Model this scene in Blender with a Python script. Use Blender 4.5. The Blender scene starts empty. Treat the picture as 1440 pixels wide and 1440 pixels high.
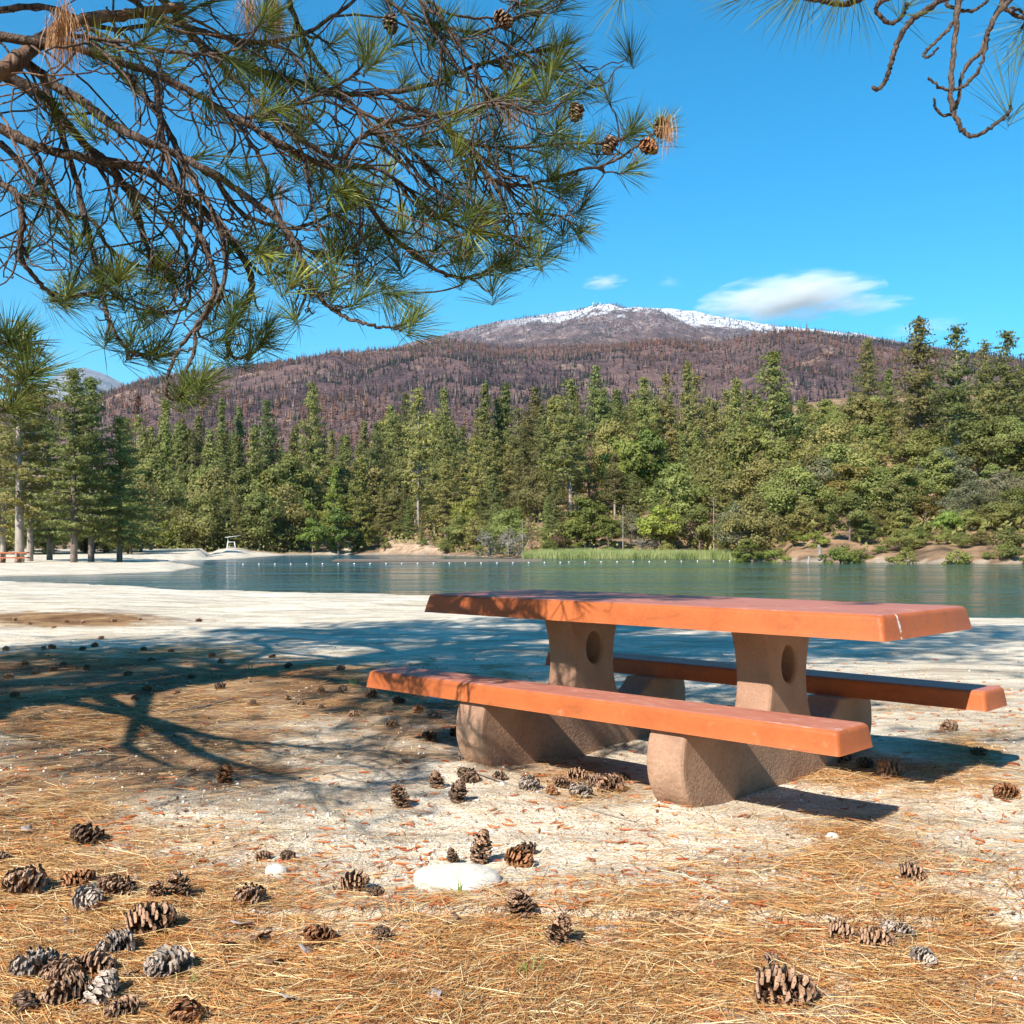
import bpy, math, random
import numpy as np
R = np.random.default_rng(7)
random.seed(7)
C = bpy.context.scene.collection
F, CH, YH, WL = 1481.0, 1.058, 768.3, -0.5       # focal length in picture units, eye height, horizon row, lake level

# ------------------------------------------------------------------ scene, camera, light
sc = bpy.context.scene
sc.render.engine = 'CYCLES'
sc.view_settings.view_transform = 'Standard'
sc.view_settings.look = 'None'
sc.view_settings.exposure = 0.84
sc.view_settings.gamma = 1
sc.cycles.max_bounces = 5; sc.cycles.diffuse_bounces = 3; sc.cycles.glossy_bounces = 3; sc.cycles.transmission_bounces = 3
sc.cycles.use_adaptive_sampling = True; sc.cycles.adaptive_threshold = 0.02
sc.cycles.transparent_max_bounces = 12
sc.cycles.volume_bounces = 1
sc.cycles.use_denoising = True
sc.cycles.caustics_reflective = False
sc.cycles.caustics_refractive = False
sc.cycles.sample_clamp_indirect = 6

cam = bpy.data.cameras.new('camera')
cam.sensor_width = 36; cam.sensor_fit = 'HORIZONTAL'
cam.lens = 36 * F / 1440
cam.shift_y = (YH - 720) / 1440
cam.clip_start = 0.05; cam.clip_end = 60000
co = bpy.data.objects.new('camera', cam); C.objects.link(co)
co.location = (0, 0, CH); co.rotation_euler = (math.radians(90), 0, 0)
sc.camera = co

SX, SY = 0.6523, 0.9726                          # how far a shadow runs per metre of height
SUN_EL = math.atan(1 / math.hypot(SX, SY)); SUN_AZ = math.atan2(-SX, -SY)
sun = bpy.data.lights.new('sun', 'SUN'); sun.energy = 5.0; sun.angle = math.radians(0.45)
sun.color = (1.0, 0.93, 0.83)
so = bpy.data.objects.new('sun', sun); C.objects.link(so)
from mathutils import Vector, Matrix, Euler
so.rotation_euler = Vector((SX, SY, -1)).to_track_quat('-Z', 'Y').to_euler()

w = bpy.data.worlds.new('World'); sc.world = w; w.use_nodes = True
nt = w.node_tree; nt.nodes.clear()
sky = nt.nodes.new('ShaderNodeTexSky'); sky.sky_type = 'NISHITA'; sky.sun_disc = False
sky.sun_elevation = SUN_EL; sky.sun_rotation = SUN_AZ % (2 * math.pi)
sky.altitude = 400; sky.air_density = 1.0; sky.dust_density = 0.1; sky.ozone_density = 1.6
hs = nt.nodes.new('ShaderNodeHueSaturation'); hs.inputs['Hue'].default_value = 0.475
hs.inputs['Saturation'].default_value = 1.5; hs.inputs['Value'].default_value = 1.05
bg = nt.nodes.new('ShaderNodeBackground'); bg.inputs[1].default_value = 0.1
wo = nt.nodes.new('ShaderNodeOutputWorld')
mu = nt.nodes.new('ShaderNodeMix'); mu.data_type = 'RGBA'; mu.blend_type = 'MULTIPLY'; mu.inputs[0].default_value = 1; mu.inputs[7].default_value = (.50, .93, 1.1, 1)
nt.links.new(sky.outputs[0], hs.inputs['Color']); nt.links.new(hs.outputs[0], mu.inputs[6]); nt.links.new(mu.outputs[2], bg.inputs[0]); nt.links.new(bg.outputs[0], wo.inputs[0])

# ------------------------------------------------------------------ helpers
def P(px, py, d):
    return np.array([(px - 720) / F * d, d, CH - (py - YH) / F * d])
def on_ground(px, py):
    d = F * CH / (py - YH); return (px - 720) / F * d, d

def _h(ix, iy, seed):
    n = (ix * 374761393 + iy * 668265263 + seed * 1442695041) & 0x7fffffff
    n = ((n ^ (n >> 13)) * 1274126177) & 0x7fffffff
    return ((n ^ (n >> 16)) & 0xffff) / 65535.0
def vn(x, y, seed=0):
    x = np.asarray(x, float); y = np.asarray(y, float)
    ix = np.floor(x).astype(np.int64); iy = np.floor(y).astype(np.int64)
    fx = x - ix; fy = y - iy; fx = fx * fx * (3 - 2 * fx); fy = fy * fy * (3 - 2 * fy)
    a = _h(ix, iy, seed); b = _h(ix + 1, iy, seed); c = _h(ix, iy + 1, seed); d = _h(ix + 1, iy + 1, seed)
    return (a * (1 - fx) + b * fx) * (1 - fy) + (c * (1 - fx) + d * fx) * fy
def fbm(x, y, o=4, seed=0):
    s = 0; a = 0.5; t = 0
    for i in range(o):
        s = s + a * vn(x * 2 ** i, y * 2 ** i, seed + i); t += a; a *= 0.5
    return s / t
def sstep(a, b, x):
    t = np.clip((x - a) / (b - a), 0, 1); return t * t * (3 - 2 * t)
def knots(ks, x):
    return np.interp(x, [k[0] for k in ks], [k[1] for k in ks])

class MB:
    """collects numpy pieces and links them as one mesh"""
    def __init__(s): s.v = []; s.q = []; s.t = []; s.n = 0; s.qm = []; s.tm = []; s.col = []
    def add(s, v, q=None, t=None, mat=0, col=None):
        v = np.asarray(v, float).reshape(-1, 3); s.v.append(v)
        if q is not None and len(q): s.q.append(np.asarray(q, int) + s.n); s.qm.append(np.full(len(q), mat))
        if t is not None and len(t): s.t.append(np.asarray(t, int) + s.n); s.tm.append(np.full(len(t), mat))
        if col is not None: s.col.append(np.broadcast_to(np.asarray(col, float), (len(v), 3)))
        s.n += len(v); return s
    def mesh(s, name, mats, smooth=False):
        v = np.concatenate(s.v) if s.v else np.zeros((0, 3))
        q = np.concatenate(s.q) if s.q else np.zeros((0, 4), int); t = np.concatenate(s.t) if s.t else np.zeros((0, 3), int)
        me = bpy.data.meshes.new(name)
        me.vertices.add(len(v)); me.vertices.foreach_set('co', v.ravel().astype(np.float32))
        loops = np.concatenate([q.ravel(), t.ravel()]).astype(np.int32)
        me.loops.add(len(loops)); me.loops.foreach_set('vertex_index', loops)
        tot = np.concatenate([np.full(len(q), 4), np.full(len(t), 3)]).astype(np.int32)
        me.polygons.add(len(tot)); me.polygons.foreach_set('loop_start', np.concatenate([[0], np.cumsum(tot)[:-1]]).astype(np.int32))
        me.polygons.foreach_set('loop_total', tot)
        if not isinstance(mats, (list, tuple)): mats = [mats]
        for m in mats: me.materials.append(m)
        if len(mats) > 1:
            me.polygons.foreach_set('material_index', np.concatenate(s.qm + s.tm).astype(np.int32))
        if smooth is True: me.polygons.foreach_set('use_smooth', np.ones(len(tot), bool))
        if s.col:
            c = np.concatenate(s.col); at = me.color_attributes.new('tint', 'FLOAT_COLOR', 'POINT')
            at.data.foreach_set('color', np.concatenate([c, np.ones((len(c), 1))], 1).ravel().astype(np.float32))
        me.update(calc_edges=True); me.validate()
        return me
    def build(s, name, mats, parent=None, smooth=False):
        return link(name, s.mesh(name, mats, smooth), parent)

def link(name, me, parent=None):
    o = bpy.data.objects.new(name, me); C.objects.link(o)
    if parent is not None: o.parent = parent
    return o
def tag(o, label=None, cat=None, group=None, kind=None):
    if label: o['label'] = label
    if cat: o['category'] = cat
    if group: o['group'] = group
    if kind: o['kind'] = kind
    return o
def empty(name, loc, label, cat, group=None, rz=0):
    o = bpy.data.objects.new(name, None); C.objects.link(o); o.location = loc; o.rotation_euler = (0, 0, rz)
    o.empty_display_size = 0.2
    return tag(o, label, cat, group)

def unit(v): return v / np.maximum(np.linalg.norm(v, axis=-1, keepdims=True), 1e-9)
def crom(pts, rad, n):
    """smooth curve through the points"""
    pts = np.asarray(pts, float); rad = np.asarray(rad, float)
    m = len(pts); t = np.linspace(0, m - 1, n); i = np.clip(t.astype(int), 0, m - 2); f = (t - i)[:, None]
    p0 = pts[np.maximum(i - 1, 0)]; p1 = pts[i]; p2 = pts[i + 1]; p3 = pts[np.minimum(i + 2, m - 1)]
    o = 0.5 * (2 * p1 + (p2 - p0) * f + (2 * p0 - 5 * p1 + 4 * p2 - p3) * f ** 2 + (3 * p1 - p0 - 3 * p2 + p3) * f ** 3)
    return o, np.interp(t, np.arange(m), rad)
def tube(mb, p, r, sides=6, mat=0, col=None, cap=True):
    p = np.asarray(p, float); n = len(p); r = np.broadcast_to(np.asarray(r, float), (n,))
    tg = unit(np.gradient(p, axis=0))
    up = np.array([0.31, 0.17, 0.93]) if abs(tg[0, 2]) < .9 else np.array([1.0, 0.1, 0])
    a = unit(np.cross(tg, up)); b = np.cross(tg, a)
    th = np.arange(sides) / sides * 2 * math.pi
    v = p[:, None] + r[:, None, None] * (np.cos(th)[None, :, None] * a[:, None] + np.sin(th)[None, :, None] * b[:, None])
    i = np.arange(n - 1)[:, None] * sides; j = np.arange(sides)[None]; k = (j + 1) % sides
    q = np.stack([i + j, i + k, i + sides + k, i + sides + j], -1).reshape(-1, 4)
    v = v.reshape(-1, 3)
    t = None
    if cap:
        v = np.concatenate([v, p[:1], p[-1:]]); e = n * sides
        jj = np.arange(sides); kk = (jj + 1) % sides; l = (n - 1) * sides
        t = np.concatenate([np.stack([np.full(sides, e), kk, jj], 1), np.stack([np.full(sides, e + 1), l + jj, l + kk], 1)])
    mb.add(v, q, t, mat, col)
def ribbons(mb, base, mid, tip, wid, side, col=None, mat=0):
    """n bent flat needles; col is one colour per needle"""
    n = len(base); wd = wid[:, None] * side
    v = np.stack([base - wd * .8, base + wd * .8, mid - wd, mid + wd, tip], 1).reshape(-1, 3)
    o = np.arange(n)[:, None] * 5
    q = np.concatenate([o + np.array([[0, 1, 3, 2]])]); t = np.concatenate([o + np.array([[2, 3, 4]])])
    mb.add(v, q, t, mat, None if col is None else np.repeat(col, 5, 0))
def rand_unit(n): return unit(R.normal(size=(n, 3)))
def leafquads(mb, c, size, nrm=None, col=None, mat=0, asp=.6):
    """n small leaf faces at c, roughly facing nrm"""
    n = len(c); nn = rand_unit(n) if nrm is None else unit(unit(nrm) + R.normal(size=(n, 3)) * .42)
    a = unit(np.cross(nn, rand_unit(n))); b = np.cross(nn, a)
    s = (np.asarray(size) * R.uniform(.6, 1.25, n))[:, None]
    v = np.stack([c - a * s, c + b * s * asp, c + a * s, c - b * s * asp], 1).reshape(-1, 3)
    mb.add(v, np.arange(n * 4).reshape(-1, 4), None, mat, None if col is None else np.repeat(col, 4, 0))

# ------------------------------------------------------------------ materials
class NT:
    def __init__(s, name):
        s.m = bpy.data.materials.new(name); s.m.use_nodes = True; s.t = s.m.node_tree; s.N = s.t.nodes; s.L = s.t.links
        s.b = s.N['Principled BSDF']; s.out = s.N['Material Output']
        s.co = None
    def n(s, typ, **kw):
        o = s.N.new('ShaderNode' + typ)
        for k, v in kw.items():
            setattr(o, k, v)
        return o
    def set(s, node, **kw):
        for k, v in kw.items(): s.put(node, k.replace('_', ' '), v)
        return node
    def put(s, node, key, v):
        i = node.inputs[key]
        if hasattr(v, 'links') or isinstance(v, bpy.types.NodeSocket): s.L.new(v, i)
        else:
            if i.type == 'RGBA' and len(v) == 3: v = (*v, 1)
            i.default_value = v
    def coord(s, kind='Object', scale=None):
        t = s.n('TexCoord'); o = t.outputs[kind]
        if scale is not None:
            mp = s.n('Mapping'); s.L.new(o, mp.inputs[0]); mp.inputs['Scale'].default_value = scale; o = mp.outputs[0]
        return o
    def noise(s, vec, scale, detail=4, rough=.55, dist=0):
        o = s.n('TexNoise'); s.L.new(vec, o.inputs['Vector'])
        o.inputs['Scale'].default_value = scale; o.inputs['Detail'].default_value = detail
        o.inputs['Roughness'].default_value = rough; o.inputs['Distortion'].default_value = dist
        return o.outputs['Fac']
    def vor(s, vec, scale, feature='F1', out='Distance', rnd=1):
        o = s.n('TexVoronoi', feature=feature); s.L.new(vec, o.inputs['Vector']); o.inputs['Scale'].default_value = scale
        o.inputs['Randomness'].default_value = rnd
        return o.outputs[out]
    def ramp(s, fac, stops, interp='LINEAR'):
        o = s.n('ValToRGB'); s.L.new(fac, o.inputs[0]); e = o.color_ramp.elements; o.color_ramp.interpolation = interp
        while len(e) < len(stops): e.new(.5)
        for k, (p, c) in enumerate(stops):
            e[k].position = p; c = (c, c, c) if isinstance(c, (int, float)) else c; e[k].color = (*c, 1)
        return o.outputs[0]
    def mix(s, f, a, b, mode='MIX'):
        o = s.n('Mix', data_type='RGBA', blend_type=mode)
        for k, v in ((0, f), (6, a), (7, b)):
            if isinstance(v, bpy.types.NodeSocket): s.L.new(v, o.inputs[k])
            else: o.inputs[k].default_value = v if k == 0 else (*v, 1)
        return o.outputs[2]
    def math(s, op, a, b=0., c=None, clamp=False):
        o = s.n('Math', operation=op, use_clamp=clamp)
        for k, v in enumerate((a, b, c)):
            if v is None: continue
            if isinstance(v, bpy.types.NodeSocket): s.L.new(v, o.inputs[k])
            else: o.inputs[k].default_value = v
        return o.outputs[0]
    def attr(s, name, out='Fac'):
        return s.n('Attribute', attribute_name=name).outputs[out]
    def bump(s, h, strength=.3, dist=.01, prev=None):
        o = s.n('Bump'); s.L.new(h, o.inputs['Height']); o.inputs['Strength'].default_value = strength; o.inputs['Distance'].default_value = dist
        if prev is not None: s.L.new(prev, o.inputs['Normal'])
        return o.outputs[0]
    def fin(s, col=None, rough=.8, normal=None, spec=.3, trans=0., tcol=None):
        if col is not None: s.put(s.b, 'Base Color', col)
        s.put(s.b, 'Roughness', rough); s.put(s.b, 'Specular IOR Level', spec)
        if normal is not None: s.L.new(normal, s.b.inputs['Normal'])
        if trans > 0:
            tr = s.n('BsdfTranslucent'); s.put(tr, 'Color', tcol if tcol is not None else col)
            mx = s.n('MixShader'); mx.inputs[0].default_value = trans
            s.L.new(s.b.outputs[0], mx.inputs[1]); s.L.new(tr.outputs[0], mx.inputs[2]); s.L.new(mx.outputs[0], s.out.inputs[0])
        return s.m

def foliage(name, c1, c2, c3, trans=.42, scale=.5, hue=.035):
    s = NT(name); oc = s.coord('Object')
    n = s.noise(oc, scale, 3); n2 = s.noise(oc, 6, 2)
    col = s.ramp(s.math('ADD', s.math('MULTIPLY', n, .7), s.math('MULTIPLY', n2, .3)), [(.35, c1), (.5, c2), (.66, c3)])
    oi = s.n('ObjectInfo')
    h = s.n('HueSaturation'); s.L.new(col, h.inputs['Color']); h.inputs['Saturation'].default_value = .93
    s.L.new(s.math('ADD', s.math('MULTIPLY', oi.outputs['Random'], -2 * hue), .5 + hue * .4), h.inputs['Hue'])
    s.L.new(s.math('ADD', s.math('MULTIPLY', s.math('FRACT', s.math('MULTIPLY', oi.outputs['Random'], 7.3)), .75), .72), h.inputs['Value'])
    return s.fin(h.outputs[0], .55, spec=.3, trans=trans)
M = {}
M['pine_far'] = foliage('pine foliage', (.115, .128, .024), (.2, .212, .042), (.3, .3, .07))
M['fir_far'] = foliage('fir foliage', (.09, .112, .024), (.15, .18, .038), (.225, .25, .058))
M['oak'] = foliage('oak foliage', (.115, .13, .026), (.205, .222, .046), (.3, .305, .075), scale=.35)
M['oak_pale'] = foliage('silvery oak foliage', (.11, .12, .045), (.2, .205, .09), (.34, .33, .19), scale=.35)
M['leaf_bright'] = foliage('bright green foliage', (.1, .14, .02), (.17, .225, .03), (.24, .3, .045), scale=.5)
M['leaf_yellow'] = foliage('yellow green foliage', (.14, .17, .02), (.22, .25, .025), (.3, .33, .05), scale=.6, hue=.01)
M['leaf_gold'] = foliage('golden foliage', (.11, .095, .02), (.19, .15, .025), (.26, .2, .03), scale=.6, hue=.01)
M['leaf_dead'] = foliage('dead brown foliage', (.12, .06, .035), (.2, .105, .06), (.28, .16, .1), scale=.6, hue=.01)
M['leaf_grey'] = foliage('grey twiggy shrub', (.14, .12, .09), (.22, .19, .14), (.3, .26, .2), scale=.8, hue=.01)
M['reed'] = foliage('reeds', (.16, .2, .06), (.28, .32, .1), (.42, .42, .18), scale=.4, hue=.0)

def bark(name, a, b, sc_=18, str_=.6, dist=.01):
    s = NT(name); oc = s.coord('Object', (1, 1, .35))
    n = s.noise(oc, sc_, 5, .65, .4); v = s.vor(oc, sc_ * 1.2, 'DISTANCE_TO_EDGE')
    h = s.math('ADD', n, s.math('MULTIPLY', s.ramp(v, [(0, 0.), (.2, 1.)]), .5))
    return s.fin(s.ramp(n, [(.3, a), (.7, b)]), .9, s.bump(h, str_, dist), .15)
M['bark_far'] = bark('grey brown bark', (.1, .07, .055), (.24, .19, .16), 3)
M['bark_pale'] = bark('pale bark', (.2, .16, .13), (.4, .35, .3), 3)
M['bark_near'] = bark('flaky pine bark', (.07, .038, .026), (.25, .16, .115), 22, .9, .012)
M['twig'] = bark('rough grey pine twig', (.032, .023, .02), (.17, .125, .104), 70, 1., .006)

# ground: pale granite sand with needle litter, mud and forest floor where the masks say so
s = NT('beach sand and needle litter'); oc = s.coord('Object')
big = s.noise(oc, .6, 5); mid = s.noise(oc, 4, 5); fine = s.noise(oc, 160, 3, .7); grit = s.vor(oc, 95); grit2 = s.vor(oc, 240)
sand = s.ramp(s.math('ADD', s.math('MULTIPLY', mid, .5), s.math('MULTIPLY', fine, .5)), [(.3, (.43, .345, .24)), (.46, (.69, .585, .435)), (.66, (.86, .79, .65))])
cellc = s.vor(oc, 130, out='Color')
sep = s.n('SeparateColor'); s.L.new(cellc, sep.inputs[0])
sand = s.mix(s.ramp(sep.outputs[0], [(.80, 0.), (.88, .75)]), sand, (.21, .165, .125))
sand = s.mix(s.ramp(sep.outputs[1], [(.76, 0.), (.86, .8)]), sand, (.8, .77, .7))
sand = s.mix(s.ramp(big, [(.42, 0.), (.66, .5)]), sand, (.47, .38, .26))
far_str = s.noise(s.coord('Object', (.5, 2.6, 1)), 1, 6, .68, .6)
sand = s.mix(s.ramp(far_str, [(.36, .75), (.56, 0.)]), sand, (.27, .215, .155))
# needle litter seen as streaks
st1 = s.n('Mapping'); s.L.new(oc, st1.inputs[0]); st1.inputs['Scale'].default_value = (14, 150, 60); st1.inputs['Rotation'].default_value = (0, 0, .3)
st2 = s.n('Mapping'); s.L.new(oc, st2.inputs[0]); st2.inputs['Scale'].default_value = (130, 16, 60); st2.inputs['Rotation'].default_value = (0, 0, .5)
k1 = s.noise(st1.outputs[0], 1, 2); k2 = s.noise(st2.outputs[0], 1, 2)
stre = s.math('MAXIMUM', k1, k2)
lit = s.ramp(stre, [(.4, (.13, .065, .03)), (.53, (.36, .2, .085)), (.7, (.68, .46, .22))])
na = s.attr('needle')
nm = s.math('ADD', na, s.math('MULTIPLY', s.math('SUBTRACT', s.noise(oc, 3.2, 6, .65),   .5), 2.1))
nm = s.ramp(nm, [(.38, 0.), (.72, 1.)])
col = s.mix(nm, sand, lit)
# dark duff below and between
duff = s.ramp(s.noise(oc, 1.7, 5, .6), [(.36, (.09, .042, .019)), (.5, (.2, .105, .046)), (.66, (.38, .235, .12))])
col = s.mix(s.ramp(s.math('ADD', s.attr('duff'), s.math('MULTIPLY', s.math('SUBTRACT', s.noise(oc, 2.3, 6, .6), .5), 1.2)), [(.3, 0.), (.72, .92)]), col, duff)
floor = s.ramp(s.noise(oc, .25, 6, .65), [(.34, (.07, .05, .03)), (.47, (.19, .12, .07)), (.6, (.34, .21, .12)), (.72, (.13, .13, .05))])
col = s.mix(s.attr('far'), col, floor)
cliff = s.ramp(s.noise(oc, .8, 6, .7), [(.35, (.22, .13, .075)), (.6, (.5, .36, .24))])
col = s.mix(s.attr('cliff'), col, cliff)
col = s.mix(s.attr('mud'), col, (.13, .085, .06))
hgt = s.math('ADD', s.math('MULTIPLY', grit, .4), s.math('ADD', s.math('MULTIPLY', fine, .6), s.math('MULTIPLY', s.math('MULTIPLY', stre, nm), 1.4)))
b1 = s.bump(hgt, .55, .008); b2 = s.bump(s.noise(oc, 7, 6, .68), .65, .065, b1)
M['ground'] = s.fin(col, .92, b2, .15)

s = NT('lake water'); oc = s.coord('Object')
m1 = s.n('Mapping'); s.L.new(oc, m1.inputs[0]); m1.inputs['Scale'].default_value = (.9, 2.0, 1); m1.inputs['Rotation'].default_value = (0, 0, .15)
m2 = s.n('Mapping'); s.L.new(oc, m2.inputs[0]); m2.inputs['Scale'].default_value = (2.6, 5.5, 1); m2.inputs['Rotation'].default_value = (0, 0, -.2)
a = s.noise(m1.outputs[0], 1, 3, .6, .6); b = s.noise(m2.outputs[0], 1, 3, .6, .3)
m0 = s.n('Mapping'); s.L.new(oc, m0.inputs[0]); m0.inputs['Scale'].default_value = (.1, .36, 1); m0.inputs['Rotation'].default_value = (0, 0, .06)
lw = s.noise(m0.outputs[0], 1, 4, .62, .5)
gust = s.ramp(s.noise(s.coord('Object', (.013, .075, 1)), 1, 5), [(.36, .12), (.64, 1.)])
m9 = s.n('Mapping'); s.L.new(oc, m9.inputs[0]); m9.inputs['Scale'].default_value = (.03, .13, 1)
lw = s.math('ADD', s.math('MULTIPLY', s.noise(m9.outputs[0], 1, 3, .6, .6), 2.6), lw)
h = s.math('MULTIPLY', s.math('ADD', s.math('MULTIPLY', lw, 2.6), s.math('ADD', a, s.math('MULTIPLY', b, .45))), gust)
s.put(s.b, 'IOR', 1.33)
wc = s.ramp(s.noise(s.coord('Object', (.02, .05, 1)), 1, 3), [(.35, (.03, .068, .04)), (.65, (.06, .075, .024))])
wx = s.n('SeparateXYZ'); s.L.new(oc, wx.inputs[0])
wc = s.mix(s.ramp(s.math('MULTIPLY_ADD', wx.outputs[0], .01, .5), [(.15, .8), (.62, 0.)]), wc, (.012, .075, .12))  # sky blue reflected towards the left, put into the base colour
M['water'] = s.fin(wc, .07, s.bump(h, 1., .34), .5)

def ridge_mat(name, stops, rock, rock_lo, snow=None):
    s = NT(name); oc = s.coord('Object')
    n = s.noise(oc, .006, 7, .62, .3); n2 = s.noise(s.coord('Object', (1, 1, .25)), .05, 5, .7)
    c = s.ramp(s.math('ADD', s.math('MULTIPLY', n, .6), s.math('MULTIPLY', n2, .4)), stops)
    rk = s.ramp(s.noise(oc, .0105, 5, .6), [(rock_lo, 0.), (rock_lo + .06, .8)])
    c = s.mix(s.math('MULTIPLY', rk, s.ramp(n2, [(.4, 0.), (.6, 1.)])), c, rock)
    if snow:
        z = s.n('SeparateXYZ'); s.L.new(oc, z.inputs[0])
        sn = s.math('ADD', s.math('DIVIDE', s.math('SUBTRACT', z.outputs[2], snow[0]), snow[1]), s.math('MULTIPLY', s.math('SUBTRACT', s.noise(oc, .011, 7, .72), .5), 2.2))
        sn = s.math('MULTIPLY', s.ramp(sn, [(.4, 0.), (.62, 1.)]), s.ramp(s.noise(oc, .03, 6, .8), [(.4, .08), (.54, 1.)]))
        sn = s.math('MULTIPLY', sn, s.ramp(s.math('MULTIPLY_ADD', z.outputs[0], .001, .5), [(.38, .12), (.86, 1.)]) if name != 'far grey mountain' else .5)
        c = s.mix(sn, c, (.82, .84, .88))
        du = s.math('ADD', s.math('DIVIDE', s.math('SUBTRACT', z.outputs[2], snow[0] - 190), 180), s.math('MULTIPLY', s.math('SUBTRACT', s.noise(oc, .006, 4, .6), .5), 2.2))
        c = s.mix(s.math('MULTIPLY', s.ramp(du, [(.45, 0.), (.95, .32)]), s.ramp(s.noise(oc, .05, 5, .8), [(.5, 0.), (.62, 1.)])), c, (.56, .55, .6))
    h = s.math('ADD', s.math('MULTIPLY', n2, 1.), s.math('MULTIPLY', s.noise(oc, .02, 6, .65), 2.))
    return s.fin(c, .95, s.bump(h, .8, 14), .05)
M['ridge'] = ridge_mat('burnt mountainside', [(.38, (.05, .036, .042)), (.46, (.095, .062, .064)), (.54, (.15, .092, .084)), (.64, (.21, .13, .105))], (.36, .235, .17), .575)
M['summit'] = ridge_mat('snow dusted summit', [(.36, (.05, .038, .042)), (.5, (.11, .07, .066)), (.64, (.19, .12, .1))], (.34, .24, .19), .56, (925, 180))
M['far_hill'] = ridge_mat('far grey mountain', [(.34, (.12, .13, .15)), (.5, (.2, .21, .23)), (.66, (.32, .33, .34))], (.4, .38, .36), .6, (1250, 300))
s = NT('burnt timber'); M['snag'] = s.fin(s.attr('tint', 'Color'), .9, spec=.05)

def paint(name, base, dark, worn, wear=.0):
    s = NT(name); oc = s.coord('Object')
    n = s.noise(oc, 5, 5, .6); f = s.noise(oc, 55, 4, .7)
    c = s.ramp(s.math('ADD', s.math('MULTIPLY', n, .6), s.math('MULTIPLY', f, .4)), [(.34, dark), (.52, base), (.7, tuple(min(1, x * 1.13) for x in base))])
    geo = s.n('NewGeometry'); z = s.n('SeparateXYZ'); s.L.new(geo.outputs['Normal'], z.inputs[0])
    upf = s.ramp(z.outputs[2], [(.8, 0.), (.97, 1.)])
    scr = s.noise(s.coord('Object', (6, 34, 10)), 1.6, 6, .72, .5)
    wr = s.math('MULTIPLY', s.math('MULTIPLY', s.ramp(scr, [(.555, 0.), (.6, 1.)]), upf), s.ramp(s.noise(oc, 2.3, 3), [(.44, 0.), (.56, wear)]))
    c = s.mix(wr, c, worn)
    c = s.mix(s.math('MULTIPLY', upf, .6), c, (.44, .19, .155))  # pinkish sky sheen on upward faces, painted into the colour
    c = s.mix(s.ramp(s.noise(s.coord('Object', (2.2, 5, 9)), 1.3, 6, .7, .8), [(.53, 0.), (.68, .6)]), c, (.2, .062, .022))
    c = s.mix(s.ramp(s.noise(oc, 14, 7, .8), [(.6, 0.), (.7, .3)]), c, (.62, .34, .22))
    sx = s.n('SeparateXYZ'); s.L.new(oc, sx.inputs[0])
    dy = s.math('ABSOLUTE', s.math('ADD', s.math('ADD', sx.outputs[1], .285), s.math('MULTIPLY', s.math('SUBTRACT', s.noise(oc, 22, 2), .5), .012)))
    dr = s.math('MULTIPLY', s.math('MULTIPLY', s.ramp(dy, [(.006, 1.), (.011, 0.)]), s.math('GREATER_THAN', sx.outputs[0], 1.27)), s.ramp(s.noise(oc, 34, 4, .7), [(.44, 0.), (.52, 1.)]))
    c = s.mix(dr, c, (.75, .73, .7))
    pits = s.vor(oc, 26); pm = s.ramp(pits, [(.05, 1.), (.075, 0.)]); pr = s.ramp(s.noise(oc, 4, 2), [(.5, 0.), (.56, 1.)])
    pit = s.math('MULTIPLY', pm, pr)
    c = s.mix(s.math('MULTIPLY', pit, .7), c, (.2, .09, .045))
    h = s.math('SUBTRACT', s.math('ADD', s.math('MULTIPLY', f, .25), s.math('MULTIPLY', wr, -.3)), s.math('MULTIPLY', pit, 2.))
    ro = s.math('ADD', s.math('MULTIPLY', n, .4), .36)
    return s.fin(c, ro, s.bump(h, .4, .004), .3)
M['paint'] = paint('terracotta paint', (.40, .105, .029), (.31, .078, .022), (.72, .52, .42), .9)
s = NT('brown tinted concrete'); oc = s.coord('Object')
n = s.noise(oc, 4, 6, .62); f = s.noise(oc, 120, 3, .7); z = s.n('SeparateXYZ'); s.L.new(oc, z.inputs[0])
c = s.ramp(s.math('ADD', s.math('MULTIPLY', n, .65), s.math('MULTIPLY', f, .35)), [(.32, (.23, .125, .08)), (.5, (.35, .2, .13)), (.7, (.45, .28, .185))])
low = s.ramp(s.math('ADD', z.outputs[2], s.math('MULTIPLY', s.math('SUBTRACT', s.noise(oc, 6, 4), .5), .3)), [(.12, 1.), (.34, 0.)])
agg = s.vor(oc, 75); aggc = s.ramp(s.vor(oc, 75, out='Color'), [(.2, (.17, .11, .075)), (.8, (.42, .3, .21))])
c = s.mix(s.math('MULTIPLY', low, s.ramp(agg, [(.35, .5), (.6, .05)])), c, aggc)
c = s.mix(s.ramp(s.noise(oc, 3.2, 6, .7, .6), [(.54, 0.), (.68, .45)]), c, (.16, .1, .068))
drip = s.noise(s.coord('Object', (14, 14, 1.2)), 1, 4, .6)
c = s.mix(s.ramp(drip, [(.55, 0.), (.7, .35)]), c, (.36, .24, .165))
h = s.math('ADD', s.math('MULTIPLY', f, .3), s.math('MULTIPLY', s.math('MULTIPLY', agg, low), -.9))
M['concrete'] = s.fin(c, .72, s.bump(h, .3, .006), .35)

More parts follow.
